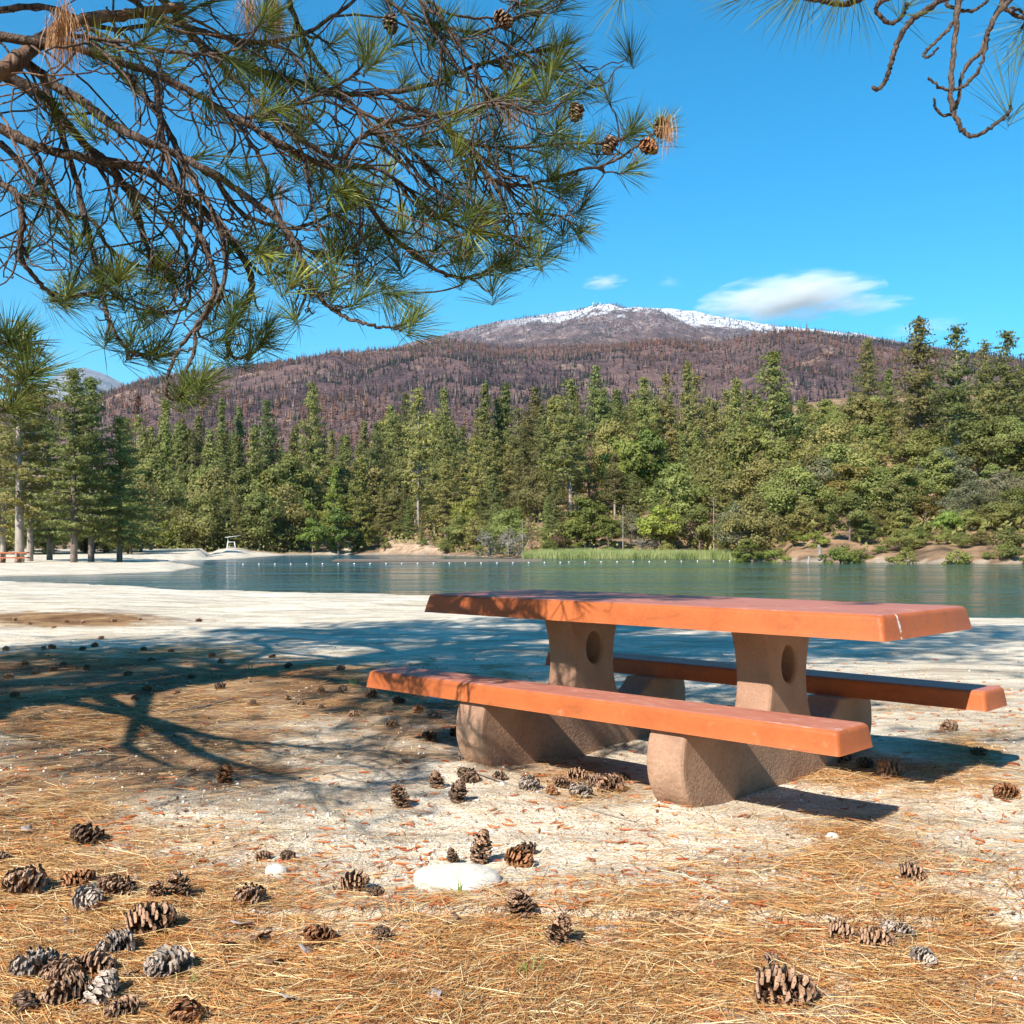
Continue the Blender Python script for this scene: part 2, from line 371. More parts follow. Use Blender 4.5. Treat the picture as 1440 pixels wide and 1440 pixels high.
def plain(name, a, b, scale, rough=.8, bs=.3, bd=.004, spec=.3, trans=0):
    s = NT(name); oc = s.coord('Object'); n = s.noise(oc, scale, 5, .6)
    return s.fin(s.ramp(n, [(.34, a), (.66, b)]), rough, s.bump(n, bs, bd), spec, trans)
s = NT('white granite'); oc = s.coord('Object'); n = s.noise(oc, 3.5, 6, .7); f = s.noise(oc, 40, 3, .7)
c = s.ramp(s.math('ADD', s.math('MULTIPLY', n, .5), s.math('MULTIPLY', f, .5)), [(.36, (.36, .32, .26)), (.46, (.56, .52, .45)), (.6, (.76, .73, .66))])
ck = s.vor(oc, 1.7, 'DISTANCE_TO_EDGE'); c = s.mix(s.ramp(ck, [(.0, .6), (.02, 0.)]), c, (.3, .25, .2))
M['white_rock'] = s.fin(c, .9, s.bump(s.math('ADD', n, s.math('MULTIPLY', f, .4)), .35, .012), .2)
M['grey_rock'] = plain('grey granite', (.3, .28, .26), (.52, .49, .45), 22, .85, .6)
M['flag'] = plain('pale slate chip', (.45, .45, .46), (.66, .66, .66), 22, .8)
M['cone_brown'] = plain('brown pine cone', (.17, .09, .052), (.55, .35, .23), 45, .75)
M['cone_red'] = plain('reddish pine cone', (.17, .07, .032), (.48, .23, .11), 45, .75)
M['cone_grey'] = plain('weathered grey pine cone', (.24, .18, .145), (.6, .5, .42), 50, .85)
M['cone_dark'] = plain('dark pine cone', (.11, .065, .044), (.36, .235, .16), 45, .8)
M['leaf_brown'] = plain('curled dry leaf', (.17, .085, .055), (.33, .19, .13), 60, .7, trans=.2)
M['leaf_ash'] = plain('bleached dry leaf', (.36, .3, .28), (.52, .45, .42), 60, .7, trans=.2)
M['grass'] = plain('grass blade', (.16, .24, .05), (.3, .38, .1), 30, .6, trans=.3)
M['twig_grey'] = plain('grey stick', (.16, .13, .11), (.33, .28, .24), 60, .9)
M['white_metal'] = plain('white painted metal', (.7, .7, .7), (.8, .8, .8), 8, .45)
M['buoy'] = plain('white plastic float', (.74, .74, .72), (.84, .84, .82), 8, .4)
M['rope'] = plain('wet rope', (.12, .09, .07), (.2, .16, .12), 40, .9)
s = NT('fallen needles'); M['needle_dry'] = s.fin(s.attr('tint', 'Color'), .55, spec=.35, trans=.15)
s = NT('gravel'); M['gravel'] = s.fin(s.attr('tint', 'Color'), .85, spec=.2)
s = NT('catkins'); M['catkin'] = s.fin(s.attr('tint', 'Color'), .7, spec=.2)
s = NT('green needles'); M['needle_green'] = s.fin(s.attr('tint', 'Color'), .42, spec=.22, trans=.15)

# ------------------------------------------------------------------ terrain
D1K = [(-3000, 80), (-800, 60), (0, 46), (139, 42), (278, 37), (500, 34.6), (600, 33), (1000, 28), (1370, 23), (1440, 22.7), (2200, 19), (5000, 16)]
D2K = [(-3000, 90), (-800, 68), (0, 54), (139, 58), (243, 64.6), (286, 80), (300, 112), (315, 124), (345, 138), (380, 165), (403, 184), (440, 194), (480, 196), (542, 194), (608, 186), (700, 150), (737, 138), (980, 132), (1020, 122), (1110, 104), (1440, 90), (2200, 80), (5000, 75)]
AMP = [(0, .3), (243, .35), (300, .5), (403, .9), (480, 1.0), (535, 1.0), (545, 2.2), (610, 2.2), (640, .8), (740, .25), (1010, .3), (1060, .8), (1110, 1.4), (1440, 1.2)]
SLK = [(0, .0), (400, .0), (500, .06), (560, .13), (700, .16), (900, .17), (1050, .19), (1110, .21), (1440, .23), (2200, .23)]
def shore(x, y):
    px = 720 + F * x / np.maximum(y, 3.0)
    n = (fbm(x * .25, y * .25, 3, 5) - .5)
    return px, knots(D1K, px) + n * 2.2, knots(D2K, px) + (fbm(x * .12, y * .12, 3, 6) - .5) * 7 * sstep(480, 600, px) + n * 1.5
def far_e(x, y, px, d2):
    ps = 4.0; sl = (knots(D2K, px + ps) - knots(D2K, px - ps)) / (2 * ps) * F / np.maximum(y, 3)
    return (y - d2) / np.sqrt(1 + sl * sl)
def terrain(x, y):
    x = np.asarray(x, float); y = np.asarray(y, float)
    px, d1, d2 = shore(x, y)
    t = np.clip((y - 9) / (d1 - 9), 0, 1)
    z_near = WL * (t ** 1.25) + .02
    relief = (fbm(x * .7, y * .7, 3, 1) - .5) * .075 + (fbm(x * 3, y * 3, 2, 2) - .5) * .026
    for u_, v_ in ((.575, -.78), (-.545, -.78), (.575, .78), (-.545, .78)):
        fx, fy = .7596 + u_ * .7206 + v_ * .6934, 5.158 - u_ * .6934 + v_ * .7206
        relief = relief + .038 * np.exp(-((x - fx) ** 2 + (y - fy) ** 2) / .03)
    beach = (fbm(x * .3, y * .8, 5, 3) - .5) * .24 * sstep(8, 20, y)
    near = z_near + relief + beach * (1 - .6 * t)
    e1 = y - d1
    bed = WL - np.minimum(1.6, .02 + np.maximum(e1, 0) * .16)
    e = far_e(x, y, px, d2)
    S = knots(SLK, px)
    rise = knots(AMP, px) * (1 - np.exp(-np.maximum(e, 0) / knots([(0, 5), (460, 7), (530, 2.2), (1440, 1.8)], px))) + S * np.clip(e - 4, 0, 190)
    rise = rise + (1 - sstep(470, 540, px)) * (.75 * sstep(95, 165, y) * sstep(0, 16, e) + .1 * np.clip(y - 200, 0, 260))
    rough = (fbm(x * .05, y * .05, 4, 8) - .5) * 6 * sstep(15, 60, e) * sstep(480, 560, px) + (fbm(x * .3, y * .3, 4, 9) - .5) * (.15 + .8 * sstep(480, 560, px)) * sstep(1, 6, e)
    far = WL + rise + rough
    mid = np.where(e > 0, far, np.maximum(bed, WL - np.clip(-e, 0, 12) * .13))
    bar = sstep(98, 106, y) * (1 - sstep(128, 140, y)) * sstep(395, 470, px) * (1 - sstep(760, 830, px))
    mid = np.where((e < 0) & (e1 > 0), np.maximum(mid, mid * (1 - bar) + bar * (WL - .02 + .05 * fbm(x * .1, y * .2, 3, 4))), mid)
    z = np.where(e1 > 0, mid, near)
    da = knots([(170, 111), (230, 97), (286, 81)], px); db = knots([(170, 112.5), (286, 121)], px)
    inl = sstep(-2.5, 2.5, y - da) * (1 - sstep(-3, 3, y - db)) * sstep(172, 195, px) * (1 - sstep(300, 318, px)) * (e1 > 0)
    z = z - inl * np.maximum(z - (WL - .3), 0)
    return np.where(y < 3, relief, z)

def needle_mask(px, py):
    blobs = [(100, 1330, 260, 150, 1.1), (420, 1390, 330, 85, 1.1), (760, 1390, 280, 75, .95), (1030, 1330, 230, 110, .85), (1300, 1330, 190, 75, .9), (1200, 1210, 130, 55, .8), (1330, 1420, 200, 60, .62), (640, 1330, 200, 50, .8),
             (60, 1180, 150, 70, .75), (180, 985, 260, 40, .75), (520, 985, 130, 30, .75), (60, 935, 230, 26, .9), (250, 920, 200, 16, .8), (420, 955, 200, 30, .9), (80, 1020, 260, 34, .75), (330, 1060, 200, 40, .42), (90, 868, 170, 13, .9),
             (1180, 1090, 130, 24, .85), (1330, 1090, 130, 34, .7), (810, 1100, 80, 30, .7), (1280, 985, 140, 30, .45), (700, 955, 120, 24, .5), (1380, 1060, 80, 40, .6), (350, 1010, 200, 30, .4)]
    m = np.zeros_like(px)
    for a, b, c, d, wt in blobs:
        m = np.maximum(m, wt * np.exp(-((px - a) / c) ** 2 - ((py - b) / d) ** 2))
    m = m * (1 - .8 * np.exp(-((px - 660) / 300) ** 2 - ((py - 1190) / 70) ** 2))
    return m

def make_ground():
    u = np.linspace(-1, 1, 431); sx = 1.6 * u * (.22 + .78 * u * u)
    ys = np.concatenate([np.linspace(-40, .8, 30), np.geomspace(1, 640, 580)])
    Y, S_ = np.meshgrid(ys, sx, indexing='ij'); X = S_ * (12 + .9 * np.maximum(Y, 0))
    Z = terrain(X, Y); nr, nc = X.shape
    i = np.arange(nr - 1)[:, None] * nc + np.arange(nc - 1)[None]
    q = np.stack([i, i + 1, i + nc + 1, i + nc], -1).reshape(-1, 4)
    mb = MB(); mb.add(np.stack([X, Y, Z], -1).reshape(-1, 3), q)
    o = mb.build('ground', M['ground'], smooth=True); tag(o, kind='structure')
    x, y = X.ravel(), Y.ravel(); px, d1, d2 = shore(x, y); d = np.maximum(y, 1.5); py = YH + F * CH / d
    lim = (y < d1).astype(float)
    nd = needle_mask(720 + F * x / d, py) * lim
    nd = np.where(y < 2.3, .85 + 0 * y, nd)
    def at(name, v):
        a = o.data.attributes.new(name, 'FLOAT', 'POINT'); a.data.foreach_set('value', np.asarray(v, np.float32))
    at('needle', nd)
    pxx = 720 + F * x / d
    g = lambda a, b, c, d_, k: k * np.exp(-((pxx - a) / c) ** 2 - ((py - b) / d_) ** 2)
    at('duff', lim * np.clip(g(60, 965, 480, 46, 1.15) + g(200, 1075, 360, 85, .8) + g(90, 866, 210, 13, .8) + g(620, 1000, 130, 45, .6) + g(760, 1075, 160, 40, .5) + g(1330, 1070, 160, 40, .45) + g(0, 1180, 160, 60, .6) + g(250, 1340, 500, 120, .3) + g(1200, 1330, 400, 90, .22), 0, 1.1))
    fr = np.where((y > d2) & (px > 495), 1., 0.) + np.where((px <= 495) & (y > d2), sstep(176, 196, y - .25 * np.clip(px - 400, 0, 80)), 0)
    at('far', np.clip(fr, 0, 1))
    at('cliff', np.where((y > d2 - 1) & (y < d2 + 14) & (px > 535) & (px < 625), 1., 0.))
    ee = far_e(x, y, px, d2); at('mud', np.where((y > d1 + .2) & (y < d1 + .5 * (d2 - d1)), 1., 0.) + np.where(y >= d1 + .5 * (d2 - d1), np.clip(.85 - sstep(-.8, 1.4, ee), 0, 1), 0))
    return o
ground = make_ground()

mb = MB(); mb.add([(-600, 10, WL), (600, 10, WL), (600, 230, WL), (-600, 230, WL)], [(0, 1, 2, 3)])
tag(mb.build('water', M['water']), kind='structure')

# mountains: skyline rows at each picture column, built as hills of real size at their distance
FRONT = [(-900, 640), (0, 578), (100, 568), (150, 556), (200, 541), (300, 526), (400, 511), (500, 500), (560, 490), (620, 481), (650, 480), (700, 488), (760, 490), (850, 488), (900, 484), (930, 480), (980, 484), (1050, 486), (1100, 476), (1150, 471), (1200, 478), (1260, 486), (1440, 510), (2000, 560), (2600, 600)]
BACK = [(300, 600), (500, 508), (560, 487), (600, 475), (640, 466), (690, 454), (740, 445), (800, 437), (835, 433), (862, 435), (900, 432), (950, 434), (1000, 442), (1050, 452), (1100, 459), (1200, 469), (1300, 486), (1500, 525), (1900, 600)]
LEFT = [(-600, 640), (-200, 600), (0, 560), (60, 540), (95, 520), (118, 517), (150, 528), (185, 545), (240, 560), (400, 600)]
def ridge_height(sky, d0, dc, z0, seed, gully):
    def f(px, d):
        zc = CH + (YH - knots(sky, px)) / F * dc
        t = (d - d0) / (dc - d0)
        z = z0 + (zc - z0) * np.clip(t, 0, 1) ** .92
        z = z - np.maximum(t - 1, 0) * (zc - z0) * 1.1
        x = (px - 720) / F * d
        g = fbm(x / gully + .35 * d / gully, d / gully * .45, 5, seed) - .5
        g2 = 1 - np.abs(2 * fbm(x / gully * 1.7 + 9, d / gully * .6, 4, seed + 7) - 1)
        amp = np.sin(np.clip(t, 0, 1) * math.pi) ** .8
        return z + (g * .30 + (g2 - .7) * .16) * (zc - z0) * amp * .8 + (fbm(x / 60, d / 60, 3, seed + 3) - .5) * gully * .03
    return f
def make_ridge(name, f, px0, px1, d0, d1, mat, nc=420, nr=200):
    px = np.linspace(px0, px1, nc); dd = np.linspace(d0, d1, nr)
    D, PX = np.meshgrid(dd, px, indexing='ij'); Z = f(PX, D); X = (PX - 720) / F * D
    i = np.arange(nr - 1)[:, None] * nc + np.arange(nc - 1)[None]
    mb = MB(); mb.add(np.stack([X, D, Z], -1).reshape(-1, 3), np.stack([i, i + 1, i + nc + 1, i + nc], -1).reshape(-1, 4))
    return tag(mb.build(name, mat, smooth=True), kind='structure')
hf = ridge_height(FRONT, 430, 1650, 14, 21, 260); hb = ridge_height(BACK, 2300, 5200, 60, 33, 700); hl = ridge_height(LEFT, 3500, 8000, 100, 45, 900)
make_ridge('mountain', hf, -900, 2600, 430, 2150, M['ridge'], 520, 240)
make_ridge('snowy_mountain', hb, 250, 1950, 2300, 6000, M['summit'], 420, 220)
make_ridge('distant_mountain', hl, -600, 420, 3500, 9000, M['far_hill'], 200, 120)

def snags(name, f, n, px0, px1, d0, d1, hmin, hmax, rad, dens, colf, seed):
    """standing burnt trees too many to count"""
    px = R.uniform(px0, px1, n); d = np.sqrt(R.uniform(d0 ** 2, d1 ** 2, n))
    x = (px - 720) / F * d
    keep = fbm(x / 130, d / 170, 4, seed) > R.uniform(*dens, n)
    px, d, x = px[keep], d[keep], x[keep]; n = len(px); z = f(px, d) - 1
    h = R.uniform(hmin, hmax, n) * (.6 + .8 * R.random(n) ** 2); r = rad * R.uniform(.7, 1.3, n)
    col, crown = colf(px, d, x, n)
    mb = MB(); base = np.stack([x, d, z], 1); lean = R.normal(size=(n, 2)) * .04
    tip = base + np.stack([lean[:, 0] * h, lean[:, 1] * h, h], 1)
    th = np.array([0, 2.1, 4.2]); ring = np.stack([np.cos(th), np.sin(th), 0 * th], 1)
    v = np.concatenate([base[:, None] + ring[None] * r[:, None, None], tip[:, None] + ring[None] * r[:, None, None] * .35], 1).reshape(-1, 3)
    o = np.arange(n)[:, None, None] * 6
    q = (o + np.array([[[0, 1, 4, 3], [1, 2, 5, 4], [2, 0, 3, 5]]])).reshape(-1, 4)
    mb.add(v, q, None, 0, np.repeat(col * .8, 6, 0))
    ix = np.where(crown > 0)[0]
    for k in range(8):                             # ragged dead crowns: tiers of torn triangles
        a = R.uniform(0, 6.28, len(ix)); fz = .2 + .78 * (k + R.random(len(ix))) / 8
        L = crown[ix] * (1.08 - fz) * R.uniform(.6, 1.2, len(ix))
        c = base[ix] + (tip[ix] - base[ix]) * fz[:, None]
        dr = np.stack([np.cos(a), np.sin(a), 0 * a], 1); sd = np.stack([-np.sin(a), np.cos(a), 0 * a], 1)
        up = np.stack([0 * a, 0 * a, h[ix] * .16], 1)
        v = np.stack([c + up, c + dr * L[:, None] + sd * L[:, None] * .4, c - dr * L[:, None] * .8 + sd * L[:, None] * .5, c - up * .3 - sd * L[:, None]], 1).reshape(-1, 3)
        o = np.arange(len(ix))[:, None, None] * 4
        t = (o + np.array([[[0, 1, 2], [0, 2, 3], [0, 3, 1]]])).reshape(-1, 3)
        mb.add(v, None, t, 0, np.repeat(col[ix] * R.uniform(.8, 1.2, (len(ix), 1)), 4, 0))
    return mb.build(name, M['snag'])
def col_front(px, d, x, n):
    m = fbm(x / 220, d / 260, 4, 77) + R.normal(size=n) * .07; pal = np.array([[.024, .026, .03], [.06, .046, .046], [.15, .08, .06], [.2, .155, .13], [.035, .05, .035]])
    k = np.where(m < .42, 0, np.where(m < .54, 1, np.where(m < .66, 2, 1)))
    k = np.where(R.random(n) < .12, 3, k); k = np.where(R.random(n) < .04, 4, k)
    cr = np.where((k == 2) | (k == 4), R.uniform(1.2, 2.6, n), np.where((k == 1) & (R.random(n) < .5), R.uniform(.8, 1.9, n), np.where(R.random(n) < .4, R.uniform(.8, 1.6, n), 0)))
    return pal[k] * R.uniform(.75, 1.3, (n, 1)), cr
o = snags('burnt_trees', hf, 70000, -150, 1600, 520, 1700, 4, 9.5, .12, (.2, .62), col_front, 50)
tag(o, 'burnt forest of dark snags and brown dead conifers covering the mountainside', 'burnt forest', kind='stuff')
def col_back(px, d, x, n):
    k = (R.random(n) < .55).astype(int); pal = np.array([[.045, .045, .048], [.12, .078, .066]])
    return pal[k] * R.uniform(.7, 1.3, (n, 1)), R.uniform(2, 4.5, n) * (R.random(n) < .8)
o = snags('ridge_trees', hb, 22000, 450, 1500, 3300, 5150, 8, 17, .5, (.28, .68), col_back, 60)
tag(o, 'sparse dark conifers dotting the snowy summit ridge', 'mountain forest', kind='stuff')

# radio masts on the summit
for k, (px, hpx) in enumerate([(834, 9), (838, 6), (844, 8)]):
    d = 5180.; z = float(hb(np.array([px]), np.array([d]))[0]); x = (px - 720) / F * d; hh = hpx / F * d
    mb = MB(); tube(mb, [(0, 0, -3), (0, 0, hh * .6), (0, 0, hh)], [2.2, 1.5, .6], 6)
    for q_ in (.45, .7, .9): tube(mb, [(-3, 0, hh * q_), (3, 0, hh * q_)], [.6, .6], 4)
    o = mb.build('radio_mast', M['white_metal']); o.location = (x, d, z)
    tag(o, ['tall white radio mast at the left on the snowy summit', 'short white radio mast between two taller ones on the summit', 'slim white radio mast at the right on the snowy summit'][k], 'mast', 'radio masts on the summit')

# air between here and the mountains
def boxmesh(mb, c, sz, rot=None):
    v = np.array([(a, b, e) for a in (-.5, .5) for b in (-.5, .5) for e in (-.5, .5)]) * np.array(sz)
    if rot is not None: v = v @ np.array(Euler(rot).to_matrix()).T
    mb.add(v + np.array(c), [(0, 1, 3, 2), (4, 6, 7, 5), (0, 4, 5, 1), (2, 3, 7, 6), (0, 2, 6, 4), (1, 5, 7, 3)])
zs = []
for o_ in C.objects:
    if o_.type == 'MESH':
        a_ = np.empty(len(o_.data.vertices) * 3, np.float32); o_.data.vertices.foreach_get('co', a_); zs += [float(a_[2::3].min() + o_.location.z), float(a_[2::3].max() + o_.location.z)]
zmin = min(zs) - 1; zmax = max(zs) + 40
hm = bpy.data.materials.new('haze'); hm.use_nodes = True; ht = hm.node_tree; ht.nodes.clear()
vo = ht.nodes.new('ShaderNodeOutputMaterial'); pv = ht.nodes.new('ShaderNodeVolumePrincipled')
pv.inputs['Color'].default_value = (.72, .84, 1, 1); pv.inputs['Density'].default_value = 3.2e-5; pv.inputs['Anisotropy'].default_value = .2
ht.links.new(pv.outputs[0], vo.inputs['Volume'])
mb = MB(); boxmesh(mb, (-2500, 4600, (zmin + zmax) / 2), (15000, 9400, zmax - zmin)); tag(mb.build('haze', hm), kind='stuff')
def cloud(px, py, wpx, hpx, d, dens, label, seed):
    cm_ = bpy.data.materials.new('cloud vapour'); cm_.use_nodes = True; t_ = cm_.node_tree; t_.nodes.clear(); L_ = t_.links.new
    out = t_.nodes.new('ShaderNodeOutputMaterial'); pv = t_.nodes.new('ShaderNodeVolumePrincipled'); tc = t_.nodes.new('ShaderNodeTexCoord')
    nz = t_.nodes.new('ShaderNodeTexNoise'); nz.inputs['Scale'].default_value = 2.2; nz.inputs['Detail'].default_value = 7; nz.inputs['Roughness'].default_value = .6
    mp = t_.nodes.new('ShaderNodeMapping'); mp.inputs['Location'].default_value = (seed * 3.7, seed, 0); mp.inputs['Scale'].default_value = (.8, 1, 1)
    L_(tc.outputs['Object'], mp.inputs[0]); L_(mp.outputs[0], nz.inputs['Vector'])
    ln = t_.nodes.new('ShaderNodeVectorMath'); ln.operation = 'LENGTH'; L_(tc.outputs['Object'], ln.inputs[0])
    m1 = t_.nodes.new('ShaderNodeMath'); m1.operation = 'SUBTRACT'; m1.inputs[0].default_value = 1.12; L_(ln.outputs['Value'], m1.inputs[1])
    m2 = t_.nodes.new('ShaderNodeMath'); m2.operation = 'MULTIPLY_ADD'; L_(nz.outputs['Fac'], m2.inputs[0]); m2.inputs[1].default_value = 3.4; m2.inputs[2].default_value = -1.85
    m3 = t_.nodes.new('ShaderNodeMath'); m3.operation = 'ADD'; L_(m1.outputs[0], m3.inputs[0]); L_(m2.outputs[0], m3.inputs[1])
    m4 = t_.nodes.new('ShaderNodeMath'); m4.operation = 'MULTIPLY'; m4.use_clamp = False; m5 = t_.nodes.new('ShaderNodeMath'); m5.operation = 'MAXIMUM'; m5.inputs[1].default_value = 0
    L_(m3.outputs[0], m5.inputs[0]); L_(m5.outputs[0], m4.inputs[0]); m4.inputs[1].default_value = dens; L_(m4.outputs[0], pv.inputs['Density'])
    pv.inputs['Color'].default_value = (1, 1, 1, 1); pv.inputs['Anisotropy'].default_value = -.3; L_(pv.outputs[0], out.inputs['Volume'])
    import bmesh
    bm = bmesh.new(); bmesh.ops.create_icosphere(bm, subdivisions=3, radius=1.15); me = bpy.data.meshes.new('cloud'); bm.to_mesh(me); bm.free(); me.materials.append(cm_)
    o = link('cloud', me); o.location = P(px, py, d); o.scale = (wpx / F * d / 2, wpx / F * d / 3, hpx / F * d / 2); o.rotation_euler = (0, math.radians(-6), 0); tag(o, label, 'cloud')
cloud(1110, 420, 240, 62, 10500, .0065, 'large flat white lens shaped cloud right of the snowy summit', 1)
cloud(1228, 430, 110, 20, 10500, .003, 'thin cloud streak right of the lens shaped cloud', 2)
cloud(850, 397, 60, 18, 10500, .006, 'small white cloud puff left above the summit masts', 3)
cloud(942, 397, 34, 16, 10500, .002, 'tiny cloud wisp between the puff and the lens shaped cloud', 4)
cloud(1300, 462, 110, 26, 10500, .0012, 'faint pale cloud low behind the tall pines at right', 5)

# ------------------------------------------------------------------ trees across the water
def trunk_mesh(name, h, r, mat, bend=.02, limbs=(), zroot=-1.5):
    mb = MB(); n = 9; t = np.linspace(0, 1, n); bx, by = R.normal(size=2) * bend * h
    p = np.stack([bx * np.sin(t * 3) * t, by * np.sin(t * 2.3) * t, zroot + t * (h - zroot)], 1)
    tube(mb, p, r * (1.12 - t * 1.02) + .02, 7)
    for a, b, r0 in limbs:
        a = np.asarray(a); b = np.asarray(b); m_ = (a + b) / 2 + np.array([0, 0, .12]) * np.linalg.norm(b - a)
        cp, cr = crom([a, m_, b], [r0, r0 * .6, r0 * .2], 6); tube(mb, cp, cr, 4)
    return mb.mesh(name, mat, True)
def conifer(h, rad, z0, step, per, power, droop, gap, clump, nleaf, leaf, tm, lm, r0):
    """trunk and crown meshes of a whorled conifer; gap is the share of whorl branches missing"""
    limbs = []; cr = MB(); cs = []; nr = []
    z = z0
    while z < h - .3:
        t = (z - z0) / (h - z0)
        L0 = rad * min(1., (1 - t) ** power) * (.55 + .45 * min(1, t / .14)) + .25
        for k in range(per):
            if R.random() < gap: continue
            a = R.uniform(0, 6.283); L = L0 * R.uniform(.55, 1.15); el = math.radians(droop + 42 * t + R.normal() * 9)
            dr = np.array([math.cos(a) * math.cos(el), math.sin(a) * math.cos(el), math.sin(el)])
            st = np.array([0, 0, z + R.uniform(-.3, .3)]); en = st + dr * L
            if L > .9: limbs.append((st, en, .012 * L + .02))
            m = max(2, int(L / clump * 1.3))
            for s_ in np.linspace(.28 if L > 1 else .1, 1, m):
                c = st + dr * L * s_ + np.array([0, 0, .1 * L * s_ * s_]); sp = clump * (.55 + .3 * math.sin(s_ * 3)) 
                q = R.normal(size=(nleaf, 3)) * np.array([sp, sp, sp * .38]) * .6; cs.append(c + q); nr.append(np.tile([dr[0] * .9, dr[1] * .9, .5], (nleaf, 1)) + q * np.array([.9, .9, 1.2]) / sp)
        z += step * R.uniform(.7, 1.3)
    top = np.stack([R.normal(size=60) * .16, R.normal(size=60) * .16, h - R.random(60) * 1.6], 1); cs.append(top); nr.append(rand_unit(60))
    cs = np.concatenate(cs); nr = np.concatenate(nr)
    leafquads(cr, cs, leaf, nr, asp=.42)
    return trunk_mesh('trunk', h, r0, tm, .006, limbs), cr.mesh('crown', lm)
def broadleaf(h, rad, nclump, nleaf, leaf, tm, lm, r0, low=.18, flat=.8):
    """trunk with limbs and a crown of leaf clumps with gaps between them"""
    cen = []; limbs = []
    while len(cen) < nclump:
        v = rand_unit(1)[0]; rr = R.random() ** .35
        z = h * (low + (1 - low) * (.5 + .5 * v[2] * rr)); prof = math.sin(min(1, (z / h - low) / (1 - low) * .85 + .2) * math.pi) ** .6
        c = np.array([v[0] * rad * rr * prof, v[1] * rad * rr * prof, z]); cen.append(c)
    cr = MB(); cs = []; nr = []
    for c in cen:
        sz = rad * R.uniform(.2, .36)
        d_ = rand_unit(nleaf); r_ = R.random((nleaf, 1)) ** .4
        q = d_ * r_ * sz * np.array([1.15, 1.15, .68]); cs.append(c + q); nr.append(d_ * .8 + np.array([c[0] / rad * .7, c[1] / rad * .7, .35]))
    for c in cen[::2]:
        f = R.uniform(.15, .5); limbs.append((np.array([0, 0, h * f * .7]), c * .92, .03 * rad * .5 + .03))
    leafquads(cr, np.concatenate(cs), leaf, np.concatenate(nr), asp=.62)
    return trunk_mesh('trunk', h * .62, r0, tm, .03, limbs), cr.mesh('crown', lm)
bf, bp = M['bark_far'], M['bark_pale']
PROTO = {
    'pine': [conifer(24, 4.6, 4.5, .62, 7, .7, -14, .25, .85, 11, .27, bf, M['pine_far'], .34), conifer(24, 4.0, 6.5, .66, 7, .58, -10, .32, .85, 11, .28, bp, M['pine_far'], .3), conifer(24, 5.0, 3.0, .62, 7, .85, -16, .2, .9, 10, .28, bf, M['pine_far'], .34)],
    'fir': [conifer(22, 4.3, 1.5, .55, 7, 1.0, -16, .12, .75, 9, .26, bf, M['fir_far'], .3), conifer(22, 3.7, 1.0, .55, 7, .9, -12, .12, .7, 9, .26, bf, M['fir_far'], .28), conifer(22, 4.8, 2.2, .58, 7, .85, -10, .2, .8, 9, .27, bf, M['fir_far'], .32)],
    'bright_fir': [conifer(12, 2.4, .4, .34, 7, .9, -10, .06, .45, 9, .19, bf, M['leaf_bright'], .2)],
    'near_pine': [conifer(20, 3.7, 4.6, .6, 7, .6, -14, .25, .55, 16, .17, bp, M['pine_far'], .3), conifer(20, 3.5, 3.2, .55, 7, .7, -16, .2, .55, 16, .17, bf, M['fir_far'], .27)],
    'oak': [broadleaf(8.5, 4.2, 44, 150, .19, bf, M['oak'], .22), broadleaf(8.5, 4.8, 52, 140, .19, bf, M['oak'], .22, .1), broadleaf(9, 3.7, 40, 150, .19, bf, M['oak'], .2, .22)],
    'pale_oak': [broadleaf(8, 4.0, 42, 140, .17, bp, M['oak_pale'], .2)],
    'bright_tree': [broadleaf(8, 3.4, 36, 150, .19, bf, M['leaf_bright'], .17, .08), broadleaf(7, 3.2, 30, 140, .2, bf, M['leaf_bright'], .16, .05)],
    'yellow_tree': [broadleaf(6.5, 3.0, 20, 130, .2, bf, M['leaf_yellow'], .14, .3)],
    'gold_tree': [broadleaf(7, 3.0, 26, 130, .18, bf, M['leaf_gold'], .16, .12)],
    'dead_tree': [conifer(14, 2.2, 1.5, .8, 5, .8, -10, .4, .6, 6, .22, bf, M['leaf_dead'], .18), broadleaf(6, 2.6, 18, 80, .18, bf, M['leaf_dead'], .14, .1)],
    'shrub': [broadleaf(2.6, 2.0, 20, 110, .12, bf, M['leaf_bright'], .06, .0), broadleaf(2.4, 2.1, 20, 110, .12, bf, M['oak'], .06, .0)],
    'grey_shrub': [broadleaf(3.5, 2.4, 16, 80, .1, bp, M['leaf_grey'], .06, .05)],
    'bare': [conifer(11, 1.1, 3, .9, 3, .6, 5, .5, .5, 2, .12, bp, M['leaf_grey'], .12)],
}
PH = {'pine': 24, 'fir': 22, 'bright_fir': 12, 'near_pine': 20, 'oak': 9.2, 'pale_oak': 8.6, 'bright_tree': 8.2, 'yellow_tree': 7, 'gold_tree': 7.4, 'dead_tree': 13, 'shrub': 2.8, 'grey_shrub': 3.7, 'bare': 11}
OBN = {'pine': 'pine_tree', 'fir': 'fir_tree', 'bright_fir': 'fir_tree', 'near_pine': 'pine_tree', 'oak': 'oak_tree', 'pale_oak': 'oak_tree', 'bright_tree': 'broadleaf_tree', 'yellow_tree': 'broadleaf_tree', 'gold_tree': 'broadleaf_tree', 'dead_tree': 'dead_tree', 'shrub': 'shrub', 'grey_shrub': 'shrub', 'bare': 'bare_tree'}
CAT = {'pine': 'pine tree', 'fir': 'fir tree', 'bright_fir': 'fir tree', 'near_pine': 'pine tree', 'oak': 'oak tree', 'pale_oak': 'oak tree', 'bright_tree': 'tree', 'yellow_tree': 'tree', 'gold_tree': 'tree', 'dead_tree': 'dead tree', 'shrub': 'shrub', 'grey_shrub': 'shrub', 'bare': 'dead tree'}
TREES = []
